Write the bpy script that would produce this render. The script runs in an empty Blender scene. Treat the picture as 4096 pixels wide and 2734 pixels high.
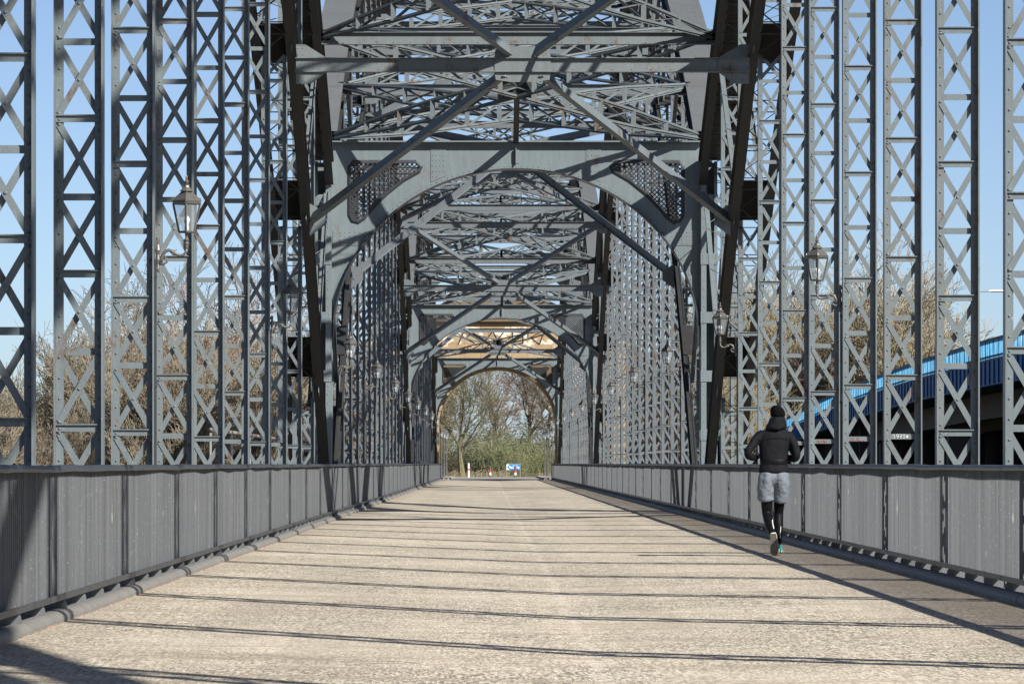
import bpy, bmesh, math, random
from mathutils import Vector, Matrix
V = Vector
pi = math.pi
scene = bpy.context.scene
C = scene.collection

# ------------------------------------------------------------------ helpers
class MB:
    def __init__(s): s.v = []; s.f = []
    def quadbox(s, P):
        n = len(s.v); s.v += [tuple(p) for p in P]
        s.f += [(n, n+3, n+2, n+1), (n+4, n+5, n+6, n+7), (n, n+1, n+5, n+4), (n+1, n+2, n+6, n+5), (n+2, n+3, n+7, n+6), (n+3, n, n+4, n+7)]
    def box(s, x0, x1, y0, y1, z0, z1):
        if x0 > x1: x0, x1 = x1, x0
        if y0 > y1: y0, y1 = y1, y0
        if z0 > z1: z0, z1 = z1, z0
        s.quadbox([(x0, y0, z0), (x1, y0, z0), (x1, y1, z0), (x0, y1, z0), (x0, y0, z1), (x1, y0, z1), (x1, y1, z1), (x0, y1, z1)])
    def bar(s, a, b, w, t, side):
        """box from a to b, width w along 'side' (made perpendicular), thickness t across it"""
        a = V(a); b = V(b); d = (b-a).normalized(); sd = V(side); sd = (sd-d*sd.dot(d)).normalized(); n = d.cross(sd)
        P = []
        for q in (a, b):
            for (i, j) in ((-1, -1), (1, -1), (1, 1), (-1, 1)):
                P.append(q+sd*(i*w/2)+n*(j*t/2))
        s.quadbox(P)
    def tube(s, pts, rads, k=8, cap=True):
        n0 = len(s.v); pts = [V(p) for p in pts]
        if not isinstance(rads, (list, tuple)): rads = [rads]*len(pts)
        prev = None
        for i, p in enumerate(pts):
            d = (pts[min(i+1, len(pts)-1)]-pts[max(i-1, 0)]).normalized()
            if prev is None:
                up = V((0, 0, 1)) if abs(d.z) < .9 else V((1, 0, 0))
                u = d.cross(up).normalized()
            else:
                u = (prev-d*prev.dot(d)).normalized()
            prev = u; w = d.cross(u)
            for j in range(k):
                a = 2*pi*j/k
                s.v.append(tuple(p+(u*math.cos(a)+w*math.sin(a))*rads[i]))
        for i in range(len(pts)-1):
            for j in range(k):
                a = n0+i*k+j; b = n0+i*k+(j+1) % k
                s.f.append((a, b, b+k, a+k))
        if cap:
            s.f.append(tuple(n0+j for j in range(k))[::-1]); e = n0+(len(pts)-1)*k
            s.f.append(tuple(e+j for j in range(k)))
    def rings(s, R, closed=True, cap=True):
        """R: list of rings, each a list of points"""
        n0 = len(s.v); k = len(R[0])
        for r in R: s.v += [tuple(p) for p in r]
        for i in range(len(R)-1):
            for j in range(k if closed else k-1):
                a = n0+i*k+j; b = n0+i*k+(j+1) % k
                s.f.append((a, b, b+k, a+k))
        if cap and closed:
            s.f.append(tuple(n0+j for j in range(k))[::-1]); e = n0+(len(R)-1)*k
            s.f.append(tuple(e+j for j in range(k)))
    def lathe(s, c, prof, k=10, rot=0):
        s.rings([[(c[0]+r*math.cos(2*pi*j/k+rot), c[1]+r*math.sin(2*pi*j/k+rot), c[2]+z) for j in range(k)] for (r, z) in prof])
    def rivet(s, p, n=(0, -1, 0), r=.015, h=.011):
        p = V(p); n = V(n).normalized(); u = n.orthogonal().normalized(); w = n.cross(u)
        b = len(s.v)
        for j in range(6): s.v.append(tuple(p+(u*math.cos(pi*j/3)+w*math.sin(pi*j/3))*r))
        for j in range(6): s.v.append(tuple(p+n*h*.75+(u*math.cos(pi*j/3)+w*math.sin(pi*j/3))*r*.6))
        s.v.append(tuple(p+n*h))
        for j in range(6):
            k = (j+1) % 6
            s.f.append((b+j, b+k, b+6+k, b+6+j)); s.f.append((b+6+j, b+6+k, b+12))
    def sweepx(s, path, x0, x1, o0, o1):
        """path: (y,z) list; rectangle x0..x1 by o0..o1 along the path's normal"""
        R = []
        for i, (y, z) in enumerate(path):
            a = path[max(i-1, 0)]; b = path[min(i+1, len(path)-1)]
            d = V((0, b[0]-a[0], b[1]-a[1])).normalized(); n = V((0, -d.z, d.y))
            q = V((0, y, z))
            R.append([q+n*o0+V((x0, 0, 0)), q+n*o0+V((x1, 0, 0)), q+n*o1+V((x1, 0, 0)), q+n*o1+V((x0, 0, 0))])
        s.rings(R)
    def build(s, name, mat, parent=None, smooth=False, loc=None):
        me = bpy.data.meshes.new(name); me.from_pydata(s.v, [], s.f); me.validate(); me.update()
        if mat: me.materials.append(mat)
        if smooth: me.polygons.foreach_set('use_smooth', [True]*len(me.polygons))
        o = bpy.data.objects.new(name, me); C.objects.link(o)
        if parent: o.parent = parent
        if loc: o.location = loc
        return o

def tag(o, label=None, cat=None, group=None, kind=None):
    if label: o['label'] = label
    if cat: o['category'] = cat
    if group: o['group'] = group
    if kind: o['kind'] = kind
    return o
def empty(name, loc, label, cat, group=None, rz=0):
    o = bpy.data.objects.new(name, None); C.objects.link(o); o.location = loc; o.rotation_euler = (0, 0, rz)
    o.empty_display_size = .3
    return tag(o, label, cat, group)
def struct(mb, name, mat, **k):
    return tag(mb.build(name, mat, **k), kind='structure')
def copy_tree(o, parent=None):
    c = o.copy(); C.objects.link(c); c.parent = parent
    for ch in list(o.children): copy_tree(ch, c)
    return c
def poly_plate(mb, outer, holes, to3, t):
    """flat plate with holes; to3(u,v,w)->point, thickness +-t/2"""
    bm = bmesh.new(); loops = []
    for L in [outer]+holes:
        vs = [bm.verts.new((u, v, 0)) for (u, v) in L]; loops.append(vs)
        for i in range(len(vs)): bm.edges.new((vs[i], vs[(i+1) % len(vs)]))
    bm.verts.index_update()
    bmesh.ops.triangle_fill(bm, use_beauty=True, use_dissolve=False, edges=bm.edges[:])
    bm.verts.index_update()
    P = [(v.co.x, v.co.y) for v in bm.verts]
    T = [[v.index for v in f.verts] for f in bm.faces]
    n = len(mb.v); m = len(P)
    mb.v += [tuple(to3(u, v, -t/2)) for (u, v) in P]; mb.v += [tuple(to3(u, v, t/2)) for (u, v) in P]
    for f in T:
        mb.f.append(tuple(n+i for i in f)); mb.f.append(tuple(n+m+i for i in reversed(f)))
    for vs in loops:
        for i in range(len(vs)):
            a = vs[i].index; b = vs[(i+1) % len(vs)].index
            mb.f.append((n+a, n+b, n+m+b, n+m+a))
    bm.free()

# ------------------------------------------------------------------ materials
def newmat(name):
    m = bpy.data.materials.new(name); m.use_nodes = True
    nt = m.node_tree; b = nt.nodes['Principled BSDF']
    return m, nt, b
def N(nt, t, **k):
    n = nt.nodes.new(t)
    for a, v in k.items():
        if a.startswith('i_'):
            key = a[2:]; key = int(key) if key.isdigit() else key
            n.inputs[key].default_value = v
        else: setattr(n, a, v)
    return n
def mixc(nt, fac, a, b, mode='MIX'):
    n = nt.nodes.new('ShaderNodeMix'); n.data_type = 'RGBA'; n.blend_type = mode; n.clamp_factor = True
    for inp, val in ((0, fac), (6, a), (7, b)):
        if isinstance(val, (tuple, list)): n.inputs[inp].default_value = (*val, 1) if len(val) == 3 else val
        elif isinstance(val, (int, float)): n.inputs[inp].default_value = val
        else: nt.links.new(val, n.inputs[inp])
    return n.outputs[2]
def ramp(nt, src, a, b, lo=0., hi=1.):
    n = nt.nodes.new('ShaderNodeMapRange'); n.inputs[1].default_value = a; n.inputs[2].default_value = b
    n.inputs[3].default_value = lo; n.inputs[4].default_value = hi; nt.links.new(src, n.inputs[0]); return n.outputs[0]
def mul(nt, a, b, op='MULTIPLY'):
    n = nt.nodes.new('ShaderNodeMath'); n.operation = op
    for i, x in enumerate((a, b)):
        if isinstance(x, (int, float)): n.inputs[i].default_value = x
        else: nt.links.new(x, n.inputs[i])
    return n.outputs[0]
def noise(nt, vec, scale, detail=3, rough=.6):
    n = N(nt, 'ShaderNodeTexNoise'); n.inputs['Scale'].default_value = scale; n.inputs['Detail'].default_value = detail
    n.inputs['Roughness'].default_value = rough; nt.links.new(vec, n.inputs['Vector']); return n.outputs['Fac']
def pos(nt, sc=(1, 1, 1)):
    g = N(nt, 'ShaderNodeNewGeometry'); m = N(nt, 'ShaderNodeMapping'); m.inputs['Scale'].default_value = sc
    nt.links.new(g.outputs['Position'], m.inputs['Vector']); return m.outputs[0]
def bump(nt, b, h, strength=.3, dist=.01):
    n = N(nt, 'ShaderNodeBump'); n.inputs['Strength'].default_value = strength; n.inputs['Distance'].default_value = dist
    nt.links.new(h, n.inputs['Height']); nt.links.new(n.outputs[0], b.inputs['Normal'])

def steel(name, base, rust=.5, speck=.5, rough=.5, tint=.5, streak=False):
    m, nt, b = newmat(name)
    P = pos(nt); Ps = pos(nt, (6, 6, .8))
    oi = N(nt, 'ShaderNodeObjectInfo')
    warm = tuple(c*k for c, k in zip(base, (1.06, .95, .84)))
    col = mixc(nt, mul(nt, ramp(nt, oi.outputs['Random'], .55, 1.), tint), base, warm)
    n1 = noise(nt, P, .9, 4); col = mixc(nt, ramp(nt, n1, .35, .7, 0, .45), col, tuple(c*.72 for c in base))
    n2 = noise(nt, Ps, 1.6, 4); col = mixc(nt, ramp(nt, n2, .45, .75, 0, .4), col, tuple(min(1, c*1.35) for c in base))
    if streak:     # dark streaks painted in for shade between ribs, with bar-to-bar grime
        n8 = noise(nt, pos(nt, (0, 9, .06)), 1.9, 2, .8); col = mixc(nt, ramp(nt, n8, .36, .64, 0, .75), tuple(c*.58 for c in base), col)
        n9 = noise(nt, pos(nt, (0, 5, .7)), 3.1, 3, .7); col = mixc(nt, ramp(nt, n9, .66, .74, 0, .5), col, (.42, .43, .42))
    # pale flakes and droppings
    n3 = noise(nt, P, 85, 2, .5); col = mixc(nt, mul(nt, ramp(nt, n3, .665, .72), speck), col, (.50, .53, .53))
    n5 = noise(nt, P, 5.5, 5, .7); col = mixc(nt, mul(nt, ramp(nt, n5, .66, .72), speck*.8), col, (.42, .46, .46))
    # rust
    n4 = noise(nt, pos(nt, (1.4, 1.4, .8)), 2.3, 6, .75); r1 = mul(nt, ramp(nt, n4, .57, .65), ramp(nt, oi.outputs['Random'], .15, .6, .35, 1))
    n6 = noise(nt, P, 13, 3); rc = mixc(nt, n6, (.15, .070, .032), (.065, .038, .025))
    col = mixc(nt, mul(nt, r1, rust), col, rc)
    nt.links.new(col, b.inputs['Base Color'])
    rr = ramp(nt, r1, 0, 1, rough, .85); nt.links.new(rr, b.inputs['Roughness'])
    b.inputs['Metallic'].default_value = 0; b.inputs['Specular IOR Level'].default_value = .35
    bump(nt, b, noise(nt, P, 22, 4), .3, .006)
    return m
BASE = (.140, .166, .178)
M = {}
M['steel'] = steel('painted_steel', BASE, .75, .5)
M['steel_web'] = steel('painted_plate', (.150, .182, .196), .25, .35, .45, .2)
M['steel_far'] = steel('painted_steel_far', (.122, .140, .154), .8, .45)
M['steel_rusty'] = steel('weathered_steel', (.118, .140, .150), 1.0, .5, .6)
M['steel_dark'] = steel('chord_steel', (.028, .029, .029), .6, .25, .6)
M['cover'] = steel('cover_plate', (.125, .132, .132), .7, .3)
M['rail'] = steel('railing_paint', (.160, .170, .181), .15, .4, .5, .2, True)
M['handrail'] = steel('handrail_paint', (.036, .041, .047), .15, .3, .45, .1)

def simple(name, col, rough=.6, metal=0, var=.25, sc=20, bmp=.1):
    m, nt, b = newmat(name); P = pos(nt)
    c = mixc(nt, noise(nt, P, sc, 3), tuple(x*(1-var) for x in col), tuple(min(1, x*(1+var)) for x in col))
    nt.links.new(c, b.inputs['Base Color']); b.inputs['Roughness'].default_value = rough; b.inputs['Metallic'].default_value = metal
    if bmp: bump(nt, b, noise(nt, P, sc*2, 3), bmp, .005)
    return m
M['lamp_metal'] = simple('lamp_metal', (.12, .115, .105), .45, .3)
M['bulb'] = simple('bulb_glass', (.85, .86, .85), .25, 0, .03)
M['galv'] = simple('galvanised_tube', (.36, .35, .33), .4, .5, .3, 9)
M['white_paint'] = simple('white_paint', (.78, .78, .76), .5, 0, .08)
M['red_paint'] = simple('red_paint', (.62, .03, .03), .5, 0, .1)
M['blue_paint'] = simple('sign_blue', (.02, .20, .55), .4, 0, .05)
M['chalk'] = simple('white_chalk', (.75, .77, .76), .8, 0, .1)
M['red_chalk'] = simple('red_marker', (.42, .13, .10), .8, 0, .1)
M['bark'] = simple('bark', (.13, .10, .065), .9, 0, .5, 6, .4)
M['bark_mossy'] = simple('mossy_bark', (.150, .140, .075), .9, 0, .5, 4, .4)
M['twig_brown'] = simple('brown_twigs', (.195, .165, .122), .85, 0, .5, .9, 0)
M['twig_tan'] = simple('tan_twigs', (.25, .212, .140), .85, 0, .45, .9, 0)
M['twig_red'] = simple('reddish_twigs', (.19, .138, .112), .85, 0, .5, .9, 0)
M['twig_olive'] = simple('olive_twigs', (.185, .170, .098), .85, 0, .45, .9, 0)
M['bud'] = simple('spring_buds', (.31, .255, .15), .8, 0, .35, 2, 0)
M['leaf'] = simple('young_leaves', (.150, .170, .075), .7, 0, .6, 1.2, 0)
M['leaf_dark'] = simple('dull_leaves', (.085, .098, .045), .7, 0, .6, 1.2, 0)
M['concrete'] = simple('concrete', (.30, .28, .25), .9, 0, .3, 2)
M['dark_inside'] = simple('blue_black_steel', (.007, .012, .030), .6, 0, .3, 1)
def glass():
    m, nt, b = newmat('lantern_glass')
    b.inputs['Base Color'].default_value = (.5, .56, .6, 1); b.inputs['Roughness'].default_value = .1
    b.inputs['Alpha'].default_value = .22; b.inputs['IOR'].default_value = 1.45
    return m
M['glass'] = glass()

def road_mat():
    m, nt, b = newmat('worn_asphalt'); P = pos(nt)
    fine = noise(nt, pos(nt, (1, .14, 1)), 48, 3, .8); mid = noise(nt, pos(nt, (1, .2, 1)), 13, 4, .7); big = noise(nt, pos(nt, (.35, .22, 1)), 1.1, 5, .62)
    tr = noise(nt, pos(nt, (.22, 1.6, 1)), 1.3, 5, .62); tr2 = noise(nt, pos(nt, (.5, 5, 1)), 1.5, 4, .65)
    col = mixc(nt, ramp(nt, fine, .41, .60), (.13, .11, .08), (.68, .61, .485))
    col = mixc(nt, ramp(nt, mid, .50, .62, 0, .36), col, (.24, .20, .15))
    col = mixc(nt, ramp(nt, mid, .48, .38, 0, .25), col, (.76, .68, .54))
    col = mixc(nt, ramp(nt, big, .44, .64, 0, .45), col, (.68, .59, .46))
    col = mixc(nt, ramp(nt, tr, .48, .64, 0, .55), col, (.31, .24, .165))
    col = mixc(nt, ramp(nt, tr2, .54, .66, 0, .14), col, (.76, .68, .54))
    vo = N(nt, 'ShaderNodeTexVoronoi', feature='DISTANCE_TO_EDGE'); vo.inputs['Scale'].default_value = .33
    wv = N(nt, 'ShaderNodeVectorMath', operation='ADD'); nz = N(nt, 'ShaderNodeTexNoise'); nz.inputs['Scale'].default_value = 1.6; nz.inputs['Detail'].default_value = 4
    nt.links.new(P, nz.inputs['Vector']); nt.links.new(P, wv.inputs[0]); nt.links.new(nz.outputs['Color'], wv.inputs[1]); nt.links.new(wv.outputs[0], vo.inputs['Vector'])
    crack = mul(nt, ramp(nt, vo.outputs['Distance'], .004, .012, 1, 0), ramp(nt, noise(nt, pos(nt, (.4, .12, 1)), 1.2, 3), .5, .56))
    col = mixc(nt, mul(nt, crack, .6), col, (.16, .13, .10))
    lon = noise(nt, pos(nt, (.9, .02, 1)), 1.0, 3, .6); col = mixc(nt, ramp(nt, lon, .46, .62, 0, .32), col, (.30, .26, .20))
    # stained strip along the right-hand gutter, tarred centre seam
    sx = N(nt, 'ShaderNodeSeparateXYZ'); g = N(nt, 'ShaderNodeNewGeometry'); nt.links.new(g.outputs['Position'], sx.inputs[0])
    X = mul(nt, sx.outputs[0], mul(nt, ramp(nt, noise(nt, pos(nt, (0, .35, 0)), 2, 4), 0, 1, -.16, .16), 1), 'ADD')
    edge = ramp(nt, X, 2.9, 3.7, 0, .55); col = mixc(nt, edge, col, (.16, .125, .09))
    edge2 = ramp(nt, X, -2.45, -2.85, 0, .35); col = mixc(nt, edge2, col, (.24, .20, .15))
    d = mul(nt, mul(nt, X, .62, 'SUBTRACT'), 0, 'ADD'); ab = N(nt, 'ShaderNodeMath', operation='ABSOLUTE'); nt.links.new(d, ab.inputs[0])
    seam = mul(nt, ramp(nt, ab.outputs[0], .012, .05, 1, 0), ramp(nt, noise(nt, P, 1.7, 3), .4, .55))
    col = mixc(nt, mul(nt, seam, .45), col, (.68, .60, .50))
    nt.links.new(col, b.inputs['Base Color']); b.inputs['Roughness'].default_value = .88
    bump(nt, b, fine, .5, .006)
    return m
M['road'] = road_mat()
def kerb_mat():
    m, nt, b = newmat('kerb_paint'); P = pos(nt)
    col = mixc(nt, noise(nt, P, 3, 5), (.125, .12, .112), (.235, .225, .205))
    col = mixc(nt, ramp(nt, noise(nt, P, 40, 2), .6, .75, 0, .5), col, (.35, .34, .31))
    sx = N(nt, 'ShaderNodeSeparateXYZ'); g = N(nt, 'ShaderNodeNewGeometry'); nt.links.new(g.outputs['Position'], sx.inputs[0])
    low = mul(nt, ramp(nt, sx.outputs[2], .004, .012, 1, 0), ramp(nt, noise(nt, P, 3.5, 4), .5, .58))
    col = mixc(nt, mul(nt, low, .8), col, (.60, .26, .16))
    nt.links.new(col, b.inputs['Base Color']); b.inputs['Roughness'].default_value = .7
    bump(nt, b, noise(nt, P, 30, 3), .3, .004)
    return m
M['kerb'] = kerb_mat()
def stone_mat():
    m, nt, b = newmat('sandstone'); P = pos(nt)
    g = N(nt, 'ShaderNodeNewGeometry'); mp = N(nt, 'ShaderNodeMapping'); mp.inputs['Rotation'].default_value = (-pi/2, 0, 0)
    nt.links.new(g.outputs['Position'], mp.inputs['Vector'])
    br = N(nt, 'ShaderNodeTexBrick'); br.inputs['Scale'].default_value = 1.; br.inputs['Brick Width'].default_value = 1.05; br.inputs['Row Height'].default_value = .5
    br.inputs['Mortar Size'].default_value = .018; br.inputs['Color1'].default_value = (.32, .225, .125, 1); br.inputs['Color2'].default_value = (.40, .31, .19, 1)
    br.inputs['Mortar'].default_value = (.22, .15, .09, 1); nt.links.new(mp.outputs[0], br.inputs['Vector'])
    col = mixc(nt, ramp(nt, noise(nt, P, 2.4, 5), .4, .7, 0, .5), br.outputs['Color'], (.28, .17, .08))
    sx = N(nt, 'ShaderNodeSeparateXYZ'); nt.links.new(g.outputs['Position'], sx.inputs[0])
    band = mul(nt, ramp(nt, sx.outputs[2], 8.7, 8.8), ramp(nt, sx.outputs[2], 10.2, 10.1))
    col = mixc(nt, mul(nt, mul(nt, ramp(nt, noise(nt, pos(nt, (1, 1, 1.6)), 1.5, 3), .53, .57), band), .85), col, (.66, .60, .50))
    top = ramp(nt, sx.outputs[2], 10.2, 10.5, 0, .85)
    col = mixc(nt, top, col, mixc(nt, noise(nt, P, 3, 4), (.05, .042, .025), (.17, .13, .07)))
    nt.links.new(col, b.inputs['Base Color']); b.inputs['Roughness'].default_value = .9
    bump(nt, b, noise(nt, P, 9, 4), .4, .02)
    return m
M['stone'] = stone_mat()
def cyan_mat():
    m, nt, b = newmat('faded_blue_panels'); P = pos(nt)
    st = noise(nt, pos(nt, (1, 4.5, .15)), 3.5, 4, .7)
    col = mixc(nt, ramp(nt, st, .4, .62), (.015, .20, .42), (.16, .46, .68))
    col = mixc(nt, ramp(nt, noise(nt, pos(nt, (1, 9, .1)), 3, 3, .8), .60, .68, 0, .7), col, (.62, .74, .80))
    nt.links.new(col, b.inputs['Base Color']); b.inputs['Roughness'].default_value = .6
    return m
M['cyan'] = cyan_mat()
M['deep_blue'] = simple('blue_fascia', (.010, .11, .30), .5, 0, .25, 1.5)
M['navy'] = simple('navy_rail', (.010, .030, .07), .5, 0, .2, 1.5)
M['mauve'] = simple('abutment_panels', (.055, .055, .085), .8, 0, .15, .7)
M['ground'] = simple('rough_grass', (.16, .14, .07), .95, 0, .45, .8, .4)
M['water'] = simple('river_water', (.05, .07, .07), .12, 0, .2, .05, .3)
M['jacket'] = simple('black_jersey', (.007, .0075, .010), .75, 0, .3, 9, .4)
M['tights'] = simple('black_tights', (.005, .005, .006), .5, 0, .3, 30)
M['beanie'] = simple('black_knit', (.0025, .0025, .003), .95, 0, .3, 90)
M['sole'] = simple('worn_sole', (.15, .125, .10), .8, 0, .5, 90, .5)
M['teal'] = simple('teal_mesh', (.02, .36, .32), .6, 0, .3, 60)
M['foam'] = simple('white_foam', (.42, .46, .42), .6, 0, .1, 40)
M['skin'] = simple('skin', (.42, .25, .18), .55, 0, .08, 30)
M['hair'] = simple('brown_hair', (.035, .02, .012), .7, 0, .3, 60)
M['reflective'] = simple('reflective_tape', (.6, .62, .63), .3, 0, .05)
for k in ('jacket', 'tights', 'beanie', 'dark_inside', 'deep_blue', 'navy'): M[k].node_tree.nodes['Principled BSDF'].inputs['Specular IOR Level'].default_value = .12
def heather():
    m, nt, b = newmat('heather_jersey'); P = pos(nt, (1, 1, .35))
    col = mixc(nt, noise(nt, P, 240, 3, .8), (.085, .098, .12), (.19, .215, .25))
    nt.links.new(col, b.inputs['Base Color']); b.inputs['Roughness'].default_value = .85
    bump(nt, b, noise(nt, pos(nt, (1, 1, .5)), 14, 3), .5, .02)
    return m
M['heather'] = heather()

# ------------------------------------------------------------------ layout
S = 6.31; CX = .60
def Y(n): return S*(n+.57)
PORT = [-1, 15, 31, 47]
def zl(x):            # underside of the lower chord, x = metres from the portal
    return 14.2*(1-((50.5-x)/48.4)**2)
def zu(x):            # underside of the upper chord
    return 7.0+9.4*(1-((50.5-x)/50.5)**2)
HC = 4.335            # centre plane of each truss
rnd = random.Random(7)

def hanger_meshes(x, y, z0, z1, fl, lc, rivets, phase, r, flip=0.18):
    """fl: flange builder, lc: lacing builder"""
    for s in (-1, 1):
        xe = x+s*.217
        fl.box(xe-.008, xe+.008, y-.10, y+.10, z0, z1)
        xi = x+s*.142
        fl.box(min(xi, xe-s*.008), max(xi, xe-s*.008), y-.011, y-.001, z0, z1)
        fl.box(min(xi, xe-s*.008), max(xi, xe-s*.008), y+.001+.01, y+.021, z0, z1)
        if rivets:
            z = z0+.1
            while z < z1:
                fl.rivet((x+s*.178, y-.011, z), r=.014, h=.012); z += .188
    m = math.ceil(z0/.705)
    while m*.705 < z1:
        z = m*.705+r.uniform(-.007, .007)
        if (m+phase) % 2 == 0:
            a = x-.209; b = x+.209
            lc.box(a, b, y-.031, y-.022, z-.035, z+.035)
            lc.box(a, b, y-.053, y-.0312, z+.024, z+.035)
            if rivets:
                for s in (-1, 1): lc.rivet((x+s*.178, y-.031, z-.008), r=.015, h=.012)
        else:
            lc.box(x-.209, x+.209, y+.0215, y+.030, z-.032, z+.032)
        if z+.705 < z1+.3:
            f = 1 if r.random() > flip else -1
            zt = min(z+.66, z1); k = (zt-z-.045)/.615
            a1 = (x-f*.178, y-.016-.0005, (z+.66 if k >= 1 else zt)+r.uniform(-.008, .008)); b1 = (x+f*.178, y-.016-.0005, z+.045+r.uniform(-.008, .008))
            lc.bar(a1, b1, .060, .009, (1, 0, 1))
            lc.bar((x-f*.178, y+.0265, z+.045), (x+f*.178, y+.0265, zt), .060, .009, (1, 0, 1))
            if rivets:
                for p in (a1, b1, ((a1[0]+b1[0])/2, a1[1], (a1[2]+b1[2])/2)): lc.rivet((p[0], p[1]-.0045, p[2]), r=.017, h=.013)
        m += 1

def ibeam(mb, a, b, h=.25, w=.17, t=.012, riv=0):
    """a,b: points of the beam axis along X"""
    x0, y, z = a; x1 = b[0]
    mb.box(x0, x1, y-.006, y+.006, z-h/2+t, z+h/2-t)
    mb.box(x0, x1, y-w/2, y+w/2, z+h/2-t, z+h/2)
    mb.box(x0, x1, y-w/2, y+w/2, z-h/2, z-h/2+t*.0+.012)
    mb.box(x0, x1, y-.018, y-.0065, z-h/2+.0125, z-h/2+.075)
    if riv:
        x = x0+.1
        while x < x1:
            mb.rivet((x, y-.018, z-h/2+.045), r=.016, h=.012); x += riv
def brace(mb, a, b, pn):
    """T-shaped wind brace; pn = normal of the chord plane it lies in"""
    a = V(a); b = V(b); pn = V(pn).normalized(); ax = (b-a).normalized(); side = ax.cross(pn).normalized()
    mb.bar(a+pn*.10, b+pn*.10, .185, .014, pn)
    mb.bar(a, b, .105, .013, side)
    q = side if side.y < 0 else -side
    L = (b-a).length
    for f in (.06, .12, .45, .48, .52, .55, .88, .94):
        mb.rivet(a.lerp(b, f)+pn*.10+q*.007, q, .018, .014)
    for f in (.5,):
        c = a.lerp(b, f); mb.bar(c-ax*.28+pn*.10+q*.012, c+ax*.28+pn*.10+q*.012, .15, .009, pn)
def lattice_girder(mb, a, b, h=.40, nb=10):
    """lens shaped riveted lattice girder from a to b"""
    a = V(a); b = V(b)
    def dep(t): return h*(.22+.78*min(1, t/.22, (1-t)/.22))
    pt = []; pb = []
    for i in range(nb+1):
        t = i/nb; p = a.lerp(b, t); d = dep(t)
        pt.append(p+V((0, 0, d/2))); pb.append(p-V((0, 0, d/2)))
    for i in range(nb):
        for P in (pt, pb):
            mb.bar(P[i], P[i+1], .13, .012, (0, 1, 0)); mb.bar(P[i]+V((0, -.04, 0)), P[i+1]+V((0, -.04, 0)), .012, .085, (0, 1, 0))
        if i: mb.bar(pb[i]+V((0, -.05, 0)), pt[i]+V((0, -.05, 0)), .095, .012, (1, 0, 0)); mb.bar(pb[i]+V((.05, 0, 0)), pt[i]+V((.05, 0, 0)), .012, .10, (1, 0, 0))
        mb.bar(pb[i]+V((0, -.015, 0)), pt[i+1]+V((0, -.015, 0)), .068, .009, (1, 0, 0))
        mb.bar(pt[i]+V((0, .015, 0)), pb[i+1]+V((0, .015, 0)), .068, .009, (1, 0, 0))
    for P in (a, b):
        mb.box(P.x-.12, P.x+.12, P.y-.008, P.y+.008, P.z-.11, P.z+.11)

def chord(sx, P0, P1, zf, x0, step, name, span, mat_low, upper):
    """two-webbed box chord with laced underside"""
    n = 34; pts = []
    for i in range(n+1):
        y = P0+x0+(P1-P0-2*x0)*i/n
        x = min(y-P0, P1-y); pts.append((y, zf(x)))
    cx = CX+sx*HC
    mb = MB()
    for s in (-1, 1):
        a = cx+s*.395; b = cx+s*.215
        mb.sweepx(pts, min(a, b), max(a, b), 0, .018)
        w = cx+s*.30
        mb.sweepx(pts, w-.009, w+.009, .018, .575)
        # outstanding top angle
        mb.sweepx(pts, cx+s*.315 if s > 0 else cx-.395, cx+.395 if s > 0 else cx-.315, .54, .555)
    o = mb.build(name, mat_low, span)
    mt = MB()
    if not upper:
        for n_ in range(1, n-1):
            if n_ % 2: continue
            y0, z0_ = pts[n_]; y1, z1_ = pts[n_+1]; f = .5
            bp = MB(); bp.sweepx([(y0, z0_), (y0+(y1-y0)*f, z0_+(z1_-z0_)*f)], cx-.395, cx+.395, .576, .590); bp.build('batten_plate', mat_low, o)
    else: mt.sweepx(pts, cx-.395, cx+.395, .576, .60)
    # riveted splice straps standing on the cover plate
    for i in range(2, n-1, 2) if upper else ():
        q = pts[i:i+2]; y0, z0_ = q[0]; y1, z1_ = q[1]; l = math.hypot(y1-y0, z1_-z0_); k = .5/l
        seg = [(y0, z0_), (y0+(y1-y0)*k, z0_+(z1_-z0_)*k)]
        mt.sweepx(seg, cx-.36, cx+.36, .6005, .612)
    if upper: mt.build('cover_plate', M['cover'], o)
    # lacing
    lc = MB()
    L = 0; seg = []
    import bisect
    cum = [0]
    for i in range(n): cum.append(cum[-1]+math.hypot(pts[i+1][0]-pts[i][0], pts[i+1][1]-pts[i][1]))
    def at(s):
        i = min(max(bisect.bisect(cum, s)-1, 0), n-1); t = (s-cum[i])/(cum[i+1]-cum[i])
        return V((cx, pts[i][0]+(pts[i+1][0]-pts[i][0])*t, pts[i][1]+(pts[i+1][1]-pts[i][1])*t-.008))
    s = .3
    while s+step < cum[-1]:
        a = at(s); b = at(s+step*.5); c = at(s+step)
        lc.bar(a+V((-.24, 0, 0)), a+V((.24, 0, 0)), .11, .012, (0, 1, 0))
        lc.bar(a+V((.22, 0, 0))+V((0, .05, 0)), b+V((-.22, 0, 0)), .085, .011, (0, 1, 0))
        lc.bar(b+V((-.22, 0, 0)), c+V((.22, 0, 0))-V((0, .05, 0)), .085, .011, (0, 1, 0))
        lc.box(cx-.32, cx+.32, a.y-.03, a.y+.03, a.z+.2, a.z+.215)
        s += step
    lc.build('chord_lacing', mat_low, o)
    return o

def arch_pts(a=3.97, crown=7.46, b=3.65, n=48, power=1.0):
    zs = crown-b; out = []
    for i in range(n+1):
        t = pi*i/n
        out.append((-a*math.cos(t), zs+b*(math.sin(t)**power)))
    return out

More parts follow.
